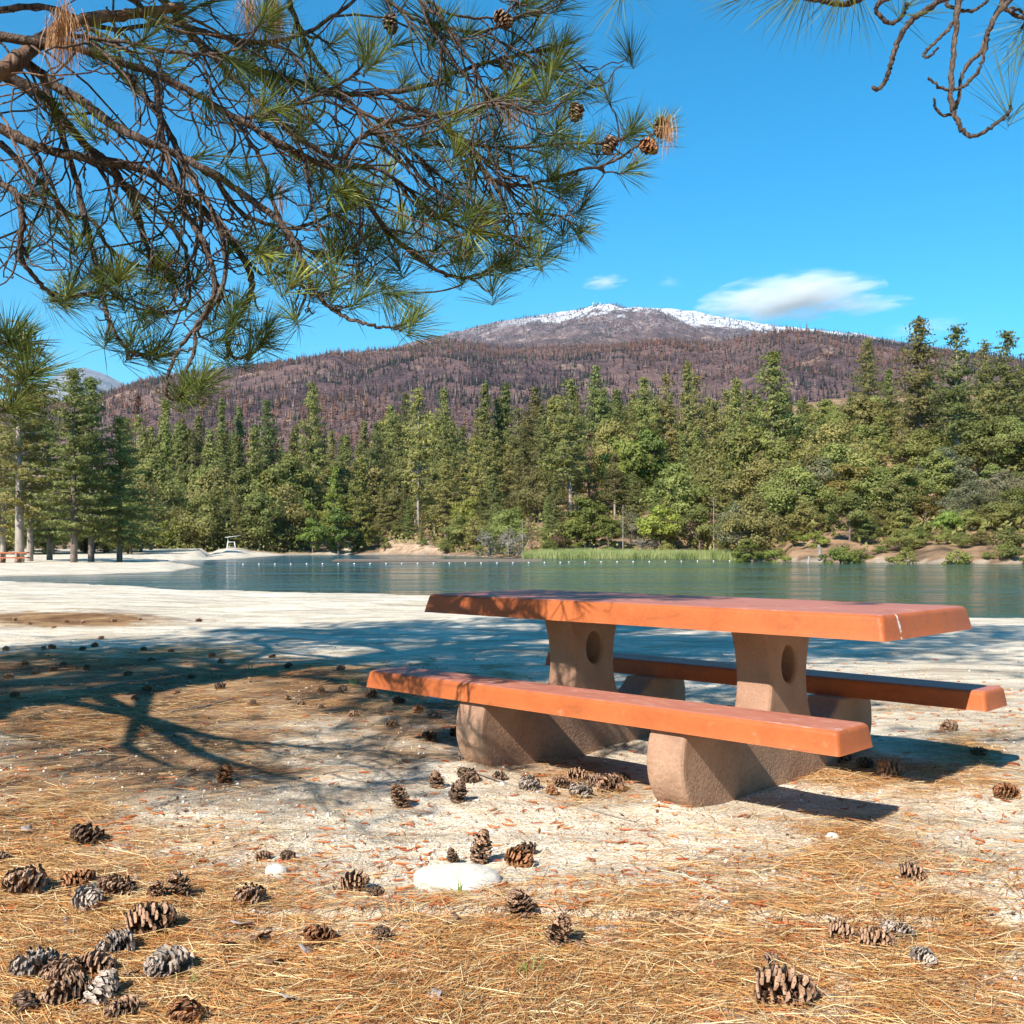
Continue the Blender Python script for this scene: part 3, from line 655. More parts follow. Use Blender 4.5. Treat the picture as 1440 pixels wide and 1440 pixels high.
def tree(kind, px, top, d, label, group=None, v=None, wide=1., zoff=0):
    x = (px - 720) / F * d; z = float(terrain(np.array([x]), np.array([d]))[0])
    H = CH + (YH - top) / F * d - z
    if H < .6: return
    k = R.integers(len(PROTO[kind])) if v is None else v
    tm, cm = PROTO[kind][k]; s_ = H / PH[kind]; ws = wide * s_ ** .75 * R.uniform(.88, 1.12)
    root = empty(OBN[kind], (x, d, z + zoff), label, CAT[kind], group, R.uniform(0, 6.28)); root.scale = (ws, ws, s_)
    link('trunk', tm, root); link('crown', cm, root); TREES.append((px, d))
G_FAR = 'trees of the wood across the lake'
# the ones that stand out
KEY = [
 ('near_pine', 28, 452, 84, 'tall pine with bare pale lower trunk at the left edge of the near spit', 0, 1.1), ('near_pine', 42, 540, 88, 'shorter pine close behind the tall pale-trunked pine on the spit', 0, 1.),
 ('near_pine', 104, 517, 81, 'tall dark green pine with slim straight trunk, right of the pale-trunked pine on the spit', 1, 1.15), ('near_pine', 128, 530, 84, 'dark pine half hidden behind the slim straight pine on the spit', 1, 1.1),
 ('near_pine', 168, 585, 86, 'rightmost dark pine on the sandy spit, lowest of the group', 1, 1.25),
 ('near_pine', 70, 590, 96, 'dense green pine filling the gap between the two tall pines on the spit', 1, 1.2), ('near_pine', 4, 600, 92, 'pine cut by the left picture edge behind the small orange table', 0, 1.2),
 ('fir', 312, 560, 235, 'pointed conifer rising directly above the lifeguard stand', 1, .9), ('pine', 280, 582, 225, 'loose topped pine left of the conifer above the lifeguard stand', 2, .9), ('fir', 336, 570, 240, 'slim conifer just right of the conifer above the lifeguard stand', 0, .85),
 ('fir', 375, 562, 230, 'dark conifer with pointed top midway between lifeguard stand and tall lone pine', 2, .9), ('fir', 232, 560, 240, 'tall blue green conifer behind the spit pines', 0, .85), ('pine', 255, 590, 235, 'green conifer between the spit pines and lifeguard stand', 0, .9),
 ('dead_tree', 193, 566, 250, 'orange brown dead conifer poking above the wood beside the spit pines', 0, 1.1), ('pine', 440, 540, 225, 'tall lone pine standing above the oaks left of centre', 0, .95),
 ('bright_fir', 508, 640, 200, 'dense bright green cone shaped conifer above the eroded bank', 0, 1.1), ('bright_fir', 470, 655, 202, 'green cone shaped conifer left of the bright cone shaped one', 0, 1.1), 
 ('pine', 588, 548, 215, 'pine with pale trunk above the eroded sandy bank', 1, .9), ('pine', 624, 545, 232, 'broad pine beside the pale trunked pine above the bank', 2, .9), ('fir', 682, 536, 240, 'bluish conifer in the middle of the far wood, left of a twin', 0, .9), ('fir', 711, 538, 245, 'bluish conifer in the middle of the far wood, right of its twin', 1, .9),
 ('pine', 752, 545, 235, 'open crowned pine against the burnt slope at the centre', 0, .95), ('pine', 802, 535, 176, 'tall pine with long bare trunk standing forward at mid wood', 1, 1.1), ('fir', 838, 514, 225, 'tall dense conifer topping the wood below the snow summit', 2, 1.), ('pine', 868, 546, 205, 'green pine right of the dense conifer below the summit', 2, .95),
 ('pine', 905, 532, 200, 'leaning crowned pine left of the pointed conifer near table centre', 0, .95), ('pine', 936, 527, 205, 'thin pine directly left of the dark pointed conifer', 1, .9), ('fir', 966, 508, 200, 'dark pointed conifer above the yellow green tree', 1, .95), ('pine', 1036, 530, 185, 'rounded pine left of the tall yellowish pine', 2, .95),
 ('pine', 1086, 496, 165, 'tall yellowish pine with open branches above the oak slope', 0, 1.1), ('fir', 1220, 476, 215, 'dark broad conifer standing alone above the oaks on the right hill', 2, 1.15), ('pine', 1292, 445, 165, 'tallest pine on the right hill, broad and dark topped', 2, 1.15), ('pine', 1345, 460, 145, 'pine with tufted top and pale trunk right of the tallest one', 1, 1.2),
 ('pine', 1385, 482, 175, 'thin topped pine between two tufted pines on the right', 1, 1.), ('pine', 1416, 467, 150, 'tufted pine nearest the right picture edge on the hill', 1, 1.15), ('pine', 1440, 520, 160, 'pine cut by the right picture edge', 0, 1.2),
 ('yellow_tree', 928, 705, 139, 'yellow green young tree at the reed edge', 0, 1.), ('bright_tree', 824, 690, 146, 'bright green leafy tree beside brown dead trees', 0, .9), ('bright_tree', 476, 700, 196, 'vivid green bushy tree at the end of the sand beach', 1, 1.1), ('bright_tree', 440, 725, 197, 'low vivid green tree left of the bushy one at the beach end', 0, 1.), ('dead_tree', 786, 712, 146, 'rust brown dead tree near the reeds left of the bright leafy tree', 1, 1.), ('dead_tree', 990, 650, 150, 'brown dead tree on the bare soil right of the yellow green tree', 1, 1.2), ('dead_tree', 975, 690, 146, 'small brown dead tree on the bare soil slope', 1, 1.),
 ('bare', 876, 710, 140, 'bare pale dead stem left of the yellow green tree', 0, 1.), ('bare', 735, 728, 141, 'bare thin stem at the shore left of the reeds', 0, 1.), ('bare', 1004, 700, 136, 'bare grey stem at the right end of the reeds', 0, 1.), 
 ('oak', 1058, 690, 112, 'rounded olive oak at the left end of the right bank', 0, 1.05), ('oak', 1120, 648, 122, 'spreading olive oak above the bare soil bank', 1, 1.1), ('oak', 1175, 618, 132, 'high domed olive oak at the middle of the right bank', 0, 1.15), ('oak', 1255, 672, 112, 'dense green oak low on the right bank', 2, 1.1), ('gold_tree', 1302, 688, 114, 'golden tinged tree among the oaks on the right bank', 0, 1.), ('pale_oak', 1362, 672, 112, 'silvery pale leaved oak left of the right picture edge', 0, 1.1), ('pale_oak', 1338, 690, 116, 'smaller silvery oak beside the golden tinged tree', 0, .9), ('oak', 1428, 680, 106, 'grey green oak at the right picture edge above the shore', 1, 1.1), ('oak', 1195, 690, 108, 'dark oak directly above the bare slope with the leaning stump', 2, .9), ('pale_oak', 1040, 700, 120, 'pale topped oak behind the reed end', 0, .9),
 ('bright_tree', 1050, 750, 104, 'light green bush at the water beside the reeds', 1, .9), ('shrub', 1090, 768, 104, 'yellowish shrub at the foot of the right bank', 0, 1.), ('shrub', 1182, 762, 98, 'light green shrub on the bare right bank', 0, 1.1), ('shrub', 1270, 772, 95, 'low shrub at the water under the dense oak', 1, 1.1), ('shrub', 1420, 758, 94, 'green shrub at the water by the right picture edge', 1, 1.2), ('shrub', 1345, 770, 94, 'small shrub at the water under the silvery oaks', 1, 1.), ('grey_shrub', 716, 738, 141, 'pale grey twiggy shrub at the shore', 0, 1.1), ('grey_shrub', 905, 752, 136, 'grey twiggy shrub standing among the reeds', 0, 1.), ('grey_shrub', 690, 742, 146, 'pale olive twiggy shrub left of the grey one at the shore', 0, 1.),
]
for kd, px, top, d, lab, v, wd in KEY: tree(kd, px, top, d, lab, None, v, wd)
# rows that fill the wood; tops follow the photo's outline
def row(n, px0, px1, topk, jit, off, offj, kinds, wts, wide, label, dmin=0):
    xs = np.linspace(px0, px1, n) + R.normal(size=n) * (px1 - px0) / n * .28
    for px in xs:
        d = max(dmin, float(knots(D2K, px)) + off + R.uniform(-offj, offj)); kd = kinds[R.choice(len(kinds), p=wts)]
        tree(kd, px, float(knots(topk, px)) + R.normal() * jit, d, label[kd], 'crowded trees of the far wood: ' + CAT[kd], None, wide)
LB = {'pine': 'green pine in the crowded wood across the lake', 'fir': 'dark green conifer in the crowded wood across the lake', 'oak': 'olive green oak in the crowded wood across the lake', 'bright_tree': 'bright green leafy tree in the crowded wood across the lake', 'dead_tree': 'brown dead tree among the crowded wood across the lake', 'pale_oak': 'pale leaved oak in the crowded wood across the lake', 'shrub': 'low green shrub along the far shore', 'grey_shrub': 'twiggy grey shrub along the far shore', 'gold_tree': 'yellowish tree in the crowded wood across the lake'}
row(34, 180, 560, [(180, 600), (300, 605), (420, 610), (560, 590)], 12, 62, 22, ['pine', 'fir'], [.45, .55], .95, LB, 222)
row(38, 540, 1080, [(540, 580), (700, 570), (830, 560), (1000, 550), (1080, 555)], 12, 95, 22, ['pine', 'fir', 'oak'], [.5, .3, .2], .95, LB)
row(30, 540, 1080, [(540, 640), (700, 630), (850, 610), (1080, 600)], 16, 62, 14, ['pine', 'fir', 'oak', 'bright_tree', 'dead_tree'], [.5, .2, .14, .08, .08], 1., LB)
row(24, 540, 1060, [(540, 690), (700, 680), (900, 665), (1060, 660)], 16, 34, 12, ['pine', 'fir', 'oak', 'bright_tree'], [.42, .2, .26, .12], 1.05, LB)
row(22, 530, 1030, [(530, 725), (640, 720), (760, 718), (900, 722), (1030, 715)], 14, 11, 5, ['oak', 'fir', 'bright_tree', 'dead_tree', 'pale_oak'], [.36, .24, .2, .08, .12], .95, LB)
row(26, 1060, 1470, [(1060, 575), (1150, 560), (1250, 545), (1350, 545), (1470, 540)], 14, 85, 16, ['oak', 'pine', 'fir'], [.6, .22, .18], 1.05, LB)
row(18, 1050, 1470, [(1050, 615), (1200, 600), (1330, 600), (1470, 600)], 12, 52, 10, ['oak', 'bright_tree', 'pine'], [.62, .12, .26], 1.1, LB)
row(16, 1080, 1470, [(1080, 655), (1200, 640), (1330, 655), (1470, 660)], 10, 28, 6, ['oak', 'pale_oak', 'gold_tree'], [.7, .2, .1], 1.1, LB)
row(18, 1110, 1470, [(1110, 715), (1470, 720)], 12, 14, 4, ['oak', 'pale_oak', 'bright_tree'], [.72, .14, .14], 1., LB)
row(18, 190, 520, [(190, 665), (300, 655), (420, 640), (520, 650)], 10, 40, 10, ['oak', 'bright_tree', 'fir'], [.7, .1, .2], 1.1, LB, 208)
row(20, 185, 505, [(185, 700), (300, 690), (420, 690), (505, 700)], 14, 22, 4, ['oak', 'bright_tree', 'fir'], [.64, .16, .2], 1., LB, 194)
row(12, -10, 215, [(-10, 650), (215, 660)], 22, 90, 30, ['oak', 'fir', 'pine'], [.6, .2, .2], 1.1, LB, 112)
row(9, -5, 200, [(-5, 715), (200, 715)], 10, 75, 12, ['oak', 'fir'], [.7, .3], 1.3, LB, 125)
row(22, 560, 1440, [(560, 762), (760, 760), (1040, 765), (1440, 772)], 5, 2.5, 1, ['shrub', 'grey_shrub'], [.75, .25], .9, LB)
row(9, 1110, 1240, [(1110, 562), (1240, 560)], 6, 118, 14, ['oak', 'pine'], [.7, .3], 1.15, LB)
row(12, 1100, 1450, [(1100, 742), (1450, 742)], 8, 6, 2, ['shrub', 'oak', 'bright_tree'], [.4, .4, .2], 1., LB)
# unseen pines added behind and beside the viewpoint to dim the sky light
for az, dist in [(96, 30), (112, 34), (127, 31), (142, 36), (156, 33), (170, 37), (184, 33), (198, 38), (212, 36), (226, 38), (240, 34), (253, 31), (266, 30), (278, 34), (134, 45), (191, 47), (219, 48)]:
    k = R.integers(2); tm, cm = PROTO['near_pine'][k]; x, y = dist * math.sin(math.radians(az)), dist * math.cos(math.radians(az)); q_ = R.uniform(1.0, 1.12)
    root = empty('pine_tree', (x, y, -.1), 'unseen pine added around the viewpoint to dim the sky light', 'pine tree', 'unseen pines added around the viewpoint for shade', R.uniform(0, 6.28)); root.scale = (1.35 * q_, 1.35 * q_, q_)
    link('trunk', tm, root); link('crown', cm, root)
# dark undergrowth that closes the wood near the ground
def ground_cover(name, n, px0, px1, off0, off1, sz, mat, label, cat, hmax):
    px = R.uniform(px0, px1, n); d = knots(D2K, px) + R.uniform(off0, off1, n); 
    if px0 < 400: d = np.maximum(d, 190 + R.uniform(0, 40, n))
    x = (px - 720) / F * d; keep = fbm(x * .12, d * .12, 3, 91) > .42 if hmax < 3 else x > -1e9
    x, d = x[keep], d[keep]; z = terrain(x, d) + R.random(len(x)) ** 1.5 * hmax * (.4 + fbm(x * .2, d * .2, 2, 92))
    mb = MB(); leafquads(mb, np.stack([x, d, z], 1), sz)
    return tag(mb.build(name, mat), label, cat, kind='stuff')
ground_cover('undergrowth', 26000, 520, 1460, 6, 110, .3, M['oak'], 'low green undergrowth between the trees on the far slope', 'undergrowth', 2.2)
ground_cover('shaded_undergrowth', 16000, 150, 520, 0, 60, .3, M['oak'], 'dense undergrowth behind the beach wood', 'undergrowth', 4.5)
# reeds
n = 16000; px = R.uniform(735, 1045, n); d = knots(D2K, px) + R.uniform(-3.2, 3, n); x = (px - 720) / F * d
ok = fbm(x * .3, d * .3, 3, 12) > .36; x, d = x[ok], d[ok]; n = len(x); z = np.maximum(terrain(x, d), WL) - .1; h = R.uniform(.5, 1.35, n)
b_ = np.stack([x, d, z], 1); ln = R.normal(size=(n, 3)) * .12; ln[:, 2] = 1; tip = b_ + ln * h[:, None]
mb = MB(); ribbons(mb, b_, b_ * .5 + tip * .5 + R.normal(size=(n, 3)) * .03, tip, np.full(n, .028), unit(np.stack([np.ones(n), R.normal(size=n) * .4, 0 * x], 1)))
tag(mb.build('reeds', M['reed']), 'band of pale green reeds along the far shore', 'reeds', kind='stuff')

# fallen logs and stump on the right bank
def log(pts, r0, r1, mat, label, cat='log'):
    cp, cr = crom(pts, np.linspace(r0, r1, len(pts)), 14); mb = MB(); tube(mb, cp - cp[0], cr * R.uniform(.88, 1.12, 14), 9)
    o = mb.build('fallen_log' if cat == 'log' else 'stump', mat, smooth=True); o.location = cp[0]; return tag(o, label, cat)
def bank(px, d, up=0): x = (px - 720) / F * d; return np.array([x, d, float(terrain(np.array([x]), np.array([d]))[0]) + up])
log([bank(1133, 96, .05), bank(1136, 97.5, .3), bank(1138, 99, 1.0)], .16, .1, bp, 'grey leaning log at the water on the bare bank')
log([bank(1152, 103, .1), bank(1153, 103, .9), bank(1151, 103, 1.6)], .2, .14, bp, 'pale broken stump standing on the bare bank', 'stump')
log([bank(1158, 102, .1), bank(1162, 101, .5), bank(1167, 100, .5)], .16, .08, bf, 'dark fallen log beside the pale broken stump')

# floats on the swim line
fl = [(px, 794.2 + (px - 340) * -.006) for px in np.arange(342, 800, 22.3)] + [(px, 791 - (px - 800) * .008) for px in np.arange(800, 1035, 22.6)]
import bmesh
bm = bmesh.new(); bmesh.ops.create_uvsphere(bm, u_segments=12, v_segments=8, radius=.055)
for v_ in bm.verts: v_.co.x *= 1.35
bme = bpy.data.meshes.new('float'); bm.to_mesh(bme); bm.free(); bme.materials.append(M['buoy'])
pts = []
for px, py in fl:
    d = F * (CH - WL) / (py - YH); p_ = ((px - 720) / F * d, d, WL + .04); pts.append(p_)
    o = link('float', bme); o.location = p_; o.rotation_euler = (0, 0, R.uniform(-.5, .5)); tag(o, 'small white float strung on the swim line across the lake', 'buoy', 'floats on the swim line')
mb = MB(); cp, cr = crom(pts, [.02] * len(pts), 240); cp[:, 2] -= .03; tube(mb, cp, cr, 4)
tag(mb.build('float_line', M['rope']), 'thin rope threading the white floats across the lake', 'rope')

# lifeguard stand
d = 176; x = (325 - 720) / F * d; z = float(terrain(np.array([x]), np.array([d]))[0])
ls = empty('lifeguard_stand', (x, d, z), 'white lifeguard stand with slanted canopy on the far sand beach', 'lifeguard stand', None, .3)
for sx_ in (-1, 1):
    for sy_ in (-1, 1):
        mb = MB(); tube(mb, [(sx_ * .75, sy_ * .6, -.2), (sx_ * .5, sy_ * .4, 1.25)], [.06, .06], 6); mb.build('leg', M['white_metal'], ls)
mb = MB(); boxmesh(mb, (0, 0, 1.2), (1.1, .9, .09)); mb.build('seat', M['white_metal'], ls)
mb = MB(); boxmesh(mb, (-.5, 0, 1.55), (.07, .9, .6), (0, -.15, 0)); mb.build('backrest', M['white_metal'], ls)
mb = MB(); [tube(mb, [(-.66, y_, .35), (.66, y_, .35)], [.035, .035], 5) for y_ in (-.54, .54)]; [tube(mb, [(.6, -.5, z_), (.6, .5, z_)], [.035, .035], 5) for z_ in (.3, .6, .9)]; mb.build('ladder', M['white_metal'], ls)
mb = MB(); [tube(mb, [(-.5, y_, 1.2), (-.55, y_, 2.05)], [.04, .04], 5) for y_ in (-.42, .42)]; mb.build('canopy_post', M['white_metal'], ls)
mb = MB(); boxmesh(mb, (.3, 0, 2.12), (2.5, 1.5, .07), (0, -.13, 0)); mb.build('canopy', M['white_metal'], ls)

# ------------------------------------------------------------------ picnic table
TC, TH = np.array([.7596, 5.158]), -.7662
def slab(mb, L, W, zb, zt, inset, rnd=.025, cy=0., nu=40):
    """tapered slab with rounded top edge; rings from the bottom up"""
    x0 = inset * .8
    prof = [(0, zb), (.002, zb + .004), (x0 * .5, (zb + zt - rnd) / 2), (x0 * .97, zt - rnd - .002)] + [(x0 + (inset - x0 + rnd * .8) * (1 - math.cos(a)), zt - rnd + rnd * math.sin(a)) for a in np.linspace(.02, math.pi / 2, 6)] + [(inset + rnd + .01, zt), (inset + rnd + .025, zt)]
    def ring(ins, z, cr):
        p = []
        for cx_, cy_, a0 in ((1, 1, 0), (-1, 1, 90), (-1, -1, 180), (1, -1, 270)):
            for a in np.radians(np.linspace(a0, a0 + 90, 6)):
                p.append((cx_ * (L / 2 - ins - cr) + cr * math.cos(a), cy + cy_ * (W / 2 - ins - cr) + cr * math.sin(a), z))
        return p
    rs = [ring(i_, z_, .016 + i_ * .3) for i_, z_ in prof]; n = len(rs[0])
    v = np.array(rs).reshape(-1, 3); q = []
    for k in range(len(rs) - 1):
        for j in range(n): q.append((k * n + j, k * n + (j + 1) % n, (k + 1) * n + (j + 1) % n, (k + 1) * n + j))
    top = (len(rs) - 1) * n
    v = np.concatenate([v, [(0, cy, zt), (0, cy, zb)], v[:n]]); c0 = len(v) - 2 - n; b0 = c0 + 2
    t = [(top + j, top + (j + 1) % n, c0) for j in range(n)] + [(b0 + (j + 1) % n, b0 + j, c0 + 1) for j in range(n)]
    mb.add(v, q, t)
def support_mesh():
    """one cast frame: pedestal with an oval hole, sweeping out to a round-backed foot under each seat"""
    def bez(p0, p1, p2, p3, n):
        t = np.linspace(0, 1, n)[:, None]; p0, p1, p2, p3 = map(np.array, (p0, p1, p2, p3))
        return list(map(tuple, (1 - t) ** 3 * p0 + 3 * (1 - t) ** 2 * t * p1 + 3 * (1 - t) * t * t * p2 + t ** 3 * p3))
    half = []                                     # right half, from top centre outwards and down
    half += [(.215, .699)]
    half += bez((.215, .699), (.168, .60), (.150, .47), (.165, .40), 12)[1:]
    half += bez((.165, .40), (.18, .30), (.225, .235), (.30, .235), 10)[1:]
    half += bez((.30, .235), (.385, .235), (.45, .275), (.49, .3285), 8)[1:]
    half += [(.80, .3285)]
    half += bez((.80, .3285), (.862, .2), (.83, .05), (.70, -.02), 16)[1:]
    half += [(.66, -.12)]
    out = half + [(-a, b) for a, b in half[::-1]]
    bm = bmesh.new()
    # face with a hole: bridge by triangle fill
    vs = [bm.verts.new((0, a, b)) for a, b in out]; es = [bm.edges.new((vs[i], vs[(i + 1) % len(vs)])) for i in range(len(vs))]
    hv = [bm.verts.new((0, .062 * math.cos(t) , .535 + .082 * math.sin(t))) for t in np.linspace(0, 2 * math.pi, 24, endpoint=False)]
    es += [bm.edges.new((hv[i], hv[(i + 1) % 24])) for i in range(24)]
    bmesh.ops.triangle_fill(bm, edges=es, use_beauty=True)
    r = bmesh.ops.extrude_face_region(bm, geom=bm.faces[:])
    for v in [g for g in r['geom'] if isinstance(g, bmesh.types.BMVert)]: v.co.x += .18
    for v in bm.verts: v.co.x -= .09
    bmesh.ops.recalc_face_normals(bm, faces=bm.faces[:])
    # soften the long outer edges
    ed = [e for e in bm.edges if len(e.link_faces) == 2 and e.calc_face_angle(0) > 1.2 and abs(e.verts[0].co.x - e.verts[1].co.x) < .01 and min(e.verts[0].co.z, e.verts[1].co.z) < .69]
    bmesh.ops.bevel(bm, geom=ed, offset=.022, segments=3, affect='EDGES', profile=.6)
    me = bpy.data.meshes.new('support'); bm.to_mesh(me); bm.free()
    me.materials.append(M['concrete'])
    for p in me.polygons: p.use_smooth = False
    return me
pt = empty('picnic_table', (TC[0], TC[1], 0), 'terracotta painted concrete picnic table with two attached benches on the beach sand', 'picnic table', None, TH)
def bevelled(o):
    pass
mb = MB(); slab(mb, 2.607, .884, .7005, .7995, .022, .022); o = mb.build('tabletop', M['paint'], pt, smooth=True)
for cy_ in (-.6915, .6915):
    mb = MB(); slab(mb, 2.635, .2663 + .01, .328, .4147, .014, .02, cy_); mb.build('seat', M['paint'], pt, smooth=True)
sm = support_mesh()
for ux in (-.545, .575):
    o = link('support', sm, pt); o.location = (ux, 0, 0)
def copy_tree(o, parent=None):
    c = o.copy(); C.objects.link(c); c.parent = parent
    for ch in list(o.children): copy_tree(ch, c)
    return c
t2 = copy_tree(pt); d = 80; t2.location = (*bank(14, d)[:2], bank(14, d)[2]); t2.rotation_euler = (0, 0, .25); t2['label'] = 'small distant orange picnic table under the spit pines at the left picture edge'

# ------------------------------------------------------------------ pine cones
def cone_mesh(name, mat, seed, open_=1., L=.11, Rr=.043, squash=1.):
    r = np.random.default_rng(seed); mb = MB(); N = 92; GA = 2.39996
    for i in range(N):
        t = (i + .5) / N; z = L * (.02 + .9 * t); prof = math.sin(math.pi * min(1, .16 + .84 * t * .98)) ** .75 * (1 - .25 * t)
        rad = Rr * max(.18, prof) * r.uniform(.82, 1.12); a = i * GA + r.normal() * .2
        el = math.radians((-14 + 84 * t ** 1.3) if open_ else (25 + 50 * t)) + r.normal() * .24
        o_ = np.array([math.cos(a), math.sin(a), 0]); s_ = np.array([-math.sin(a), math.cos(a), 0]); zz = np.array([0, 0, 1.])
        out = o_ * math.cos(el) + zz * math.sin(el); up = -o_ * math.sin(el) + zz * math.cos(el)
        st = o_ * .006 + zz * z; w0, w1 = .0035, Rr * .34 * (1 - .35 * t) * r.uniform(.85, 1.15); th = .0022
        p = [st - s_ * w0, st + s_ * w0, st + out * rad * .72 + s_ * w1, st + out * rad * .72 - s_ * w1, st + out * rad * 1.02 + up * .004 - s_ * w1 * .45, st + out * rad * 1.02 + up * .004 + s_ * w1 * .45, st + out * rad * .86 + up * .0055]
        v = p + [q - up * th * (1 if k < 2 else 2.2) for k, q in enumerate(p[:6])]
        mb.add(v, [(0, 1, 2, 3), (7, 10, 9, 8), (2, 5, 11, 9)[::1], (3, 10, 12 - 2 + 0, 4)[:4] if False else (4, 3, 9 + 1, 10 + 0) if False else (3, 4, 11 - 1, 10)[:4] if False else (5, 4, 11, 12)[:4], (1, 0, 7, 8), (0, 3, 10, 7), (2, 1, 8, 9)], [(2, 6, 3), (3, 6, 4), (4, 6, 5), (5, 6, 2)])
    tube(mb, [(0, 0, -.004), (0, 0, L * .9)], [.008, .004], 6)
    me = mb.mesh(name, mat)
    return me
CM = {}
for k_, mt in (('b', 'cone_brown'), ('r', 'cone_red'), ('g', 'cone_grey'), ('d', 'cone_dark')):
    CM[k_] = [cone_mesh('pine_cone', M[mt], 3 + ord(k_), 1, .108, .037), cone_mesh('pine_cone', M[mt], 8 + ord(k_), 1, .094, .041), cone_mesh('pine_cone', M[mt], 12 + ord(k_), 1, .12, .036)]
G1, G2, G3, G4 = 'pine cones on the shaded needle bed', 'pine cones on the sunny sand strip', 'cones heaped beside the table foot', 'cones left of the near bench'
L1 = 'small dark pine cone on the shaded needle bed at left'; L2 = 'tiny pine cone on the sunlit needle strip near the left shore'; L4 = 'dusty pine cone scattered left of the near bench'
CONES = [
 (314, 1112, 30, 'r', 'reddish upright pine cone alone on the sand left of the table'), (119, 1200, 44, 'd', 'dark brown pine cone pair-like lump above the lower left cone cluster'),
 (33, 1275, 60, 'b', 'large brown open cone at the left picture edge, above the bottom heap'), (107, 1262, 38, 'r', 'ridged reddish brown cone right of the large left edge cone'), (167, 1277, 44, 'b', 'brown cone with striped scales in the middle of the left cluster'), (125, 1294, 44, 'g', 'grey brown cone directly below the ridged reddish one'), (255, 1280, 38, 'b', 'upright brown cone at the right end of the left cluster'), (222, 1285, 30, 'b', 'small flattened brown cone touching the upright one'), (214, 1322, 64, 'b', 'big open brown cone lying on needles under the small flattened cone'), (349, 1286, 48, 'b', 'brown cone with a needle across it, right of the left cluster'),
 (161, 1348, 50, 'g', 'pale grey knobbly cone above the bottom left heap'), (142, 1378, 52, 'b', 'brown cone leaning on the pale grey knobbly cone'), (236, 1378, 62, 'g', 'weathered dark grey cone beside a green grass blade'), (47, 1384, 60, 'g', 'pale brown open cone at the back of the bottom left heap'), (84, 1392, 56, 'b', 'brown cone in the middle of the bottom left heap'), (94, 1424, 62, 'b', 'large pale edged cone at the front of the bottom left heap'), (142, 1418, 54, 'g', 'grey cone with rounded scales at the right front of the heap'), (33, 1434, 44, 'd', 'dark cone at the lower left corner of the photo'), (172, 1437, 46, 'b', 'brown cone cut by the bottom edge right of the heap'), (258, 1438, 52, 'r', 'reddish brown cone at the bottom edge below the grass blade'), (2, 1230, 26, 'd', 'dark cone cut by the left picture edge'),
 (568, 1142, 36, 'b', 'upright open cone on white sand below the near bench'), (641, 1133, 36, 'd', 'flattened dark cone right of the upright one below the bench'), (615, 1112, 27, 'b', 'small pinkish brown cone nearer the bench than the upright one'), (659, 1104, 34, 'd', 'grey brown cone at the left front of the left table foot'), (700, 1103, 22, 'd', 'small dark cone right of the left table foot'),
 (497, 1262, 46, 'b', 'round brown cone left of the big white rock'), (529, 1268, 24, 'd', 'small broken cone touching the round brown one'), (673, 1222, 44, 'b', 'upright brown cone just behind the big white rock'), (640, 1220, 25, 'd', 'small dark cone behind the white rock, left of the upright one'), (732, 1228, 42, 'r', 'golden brown flattened cone right of the big white rock'), (740, 1205, 30, 'd', 'dark crumbled cone behind the golden brown one'), (738, 1300, 50, 'b', 'upright brown cone below the big white rock'), (780, 1336, 50, 'b', 'tilted open brown cone right of and below the upright one'), (451, 1334, 44, 'r', 'crumpled reddish cone on the needles left of centre'), (537, 1326, 32, 'd', 'dark crumbled cone between the reddish cone and white rock'), (402, 1221, 26, 'd', 'dark broken cone above the small white rock, right'), (371, 1219, 24, 'd', 'dark broken cone above the small white rock, left'),
 (742, 1117, 34, 'g', 'grey cone at the left of the heap beside the table'), (776, 1122, 22, 'r', 'small orange cone in the heap beside the table'), (813, 1100, 30, 'b', 'cone on top of the heap beside the table'), (815, 1126, 38, 'g', 'grey brown cone at the front of the heap beside the table'), (857, 1116, 42, 'b', 'large reddish cone at the right of the heap beside the table'), (874, 1101, 24, 'd', 'dark cone in shadow behind the heap beside the table'), (792, 1112, 28, 'b', 'brown cone behind the orange one in the heap'), (836, 1108, 30, 'd', 'dark brown cone in the middle of the heap beside the table'),
 (1286, 1244, 42, 'b', 'brown cone lying on the orange needles at right'), (1186, 1320, 46, 'b', 'left cone of the touching pair at lower right'), (1231, 1332, 52, 'b', 'right cone of the touching pair, with ridged tip'), (1266, 1314, 40, 'g', 'pale grey cone beside the touching pair'), (1297, 1357, 44, 'g', 'flat bleached cone half buried below the pale grey one'), (1086, 1346, 27, 'd', 'dull brown eroded cone left of the touching pair'), (1105, 1414, 88, 'b', 'largest open cone with pale scale tips at the bottom right'),
 (1256, 1102, 44, 'b', 'brown cone at the edge of the table shadow'), (1415, 1136, 38, 'r', 'reddish cone at the right edge on needles'), (1336, 1040, 28, 'd', 'cone on the sand right of the table beyond the shadow'), (1376, 1070, 22, 'd', 'cone inside the tabletop shadow at right'), (1183, 1082, 26, 'd', 'dark cone in shadow under the near bench end'), (1216, 1088, 26, 'd', 'dark cone in shadow right of the bench end'), (1252, 992, 17, 'b', 'small cone on sand behind the near bench end'),
]
for q_ in [(561, 993, 22, 'd'), (521, 986, 24, 'b'), (587, 1010, 20, 'r'), (611, 1017, 20, 'g'), (601, 1046, 28, 'd'), (639, 1036, 24, 'd'), (656, 1074, 28, 'g'), (552, 1026, 20, 'b')]: CONES.append((*q_, None, L4, G4))
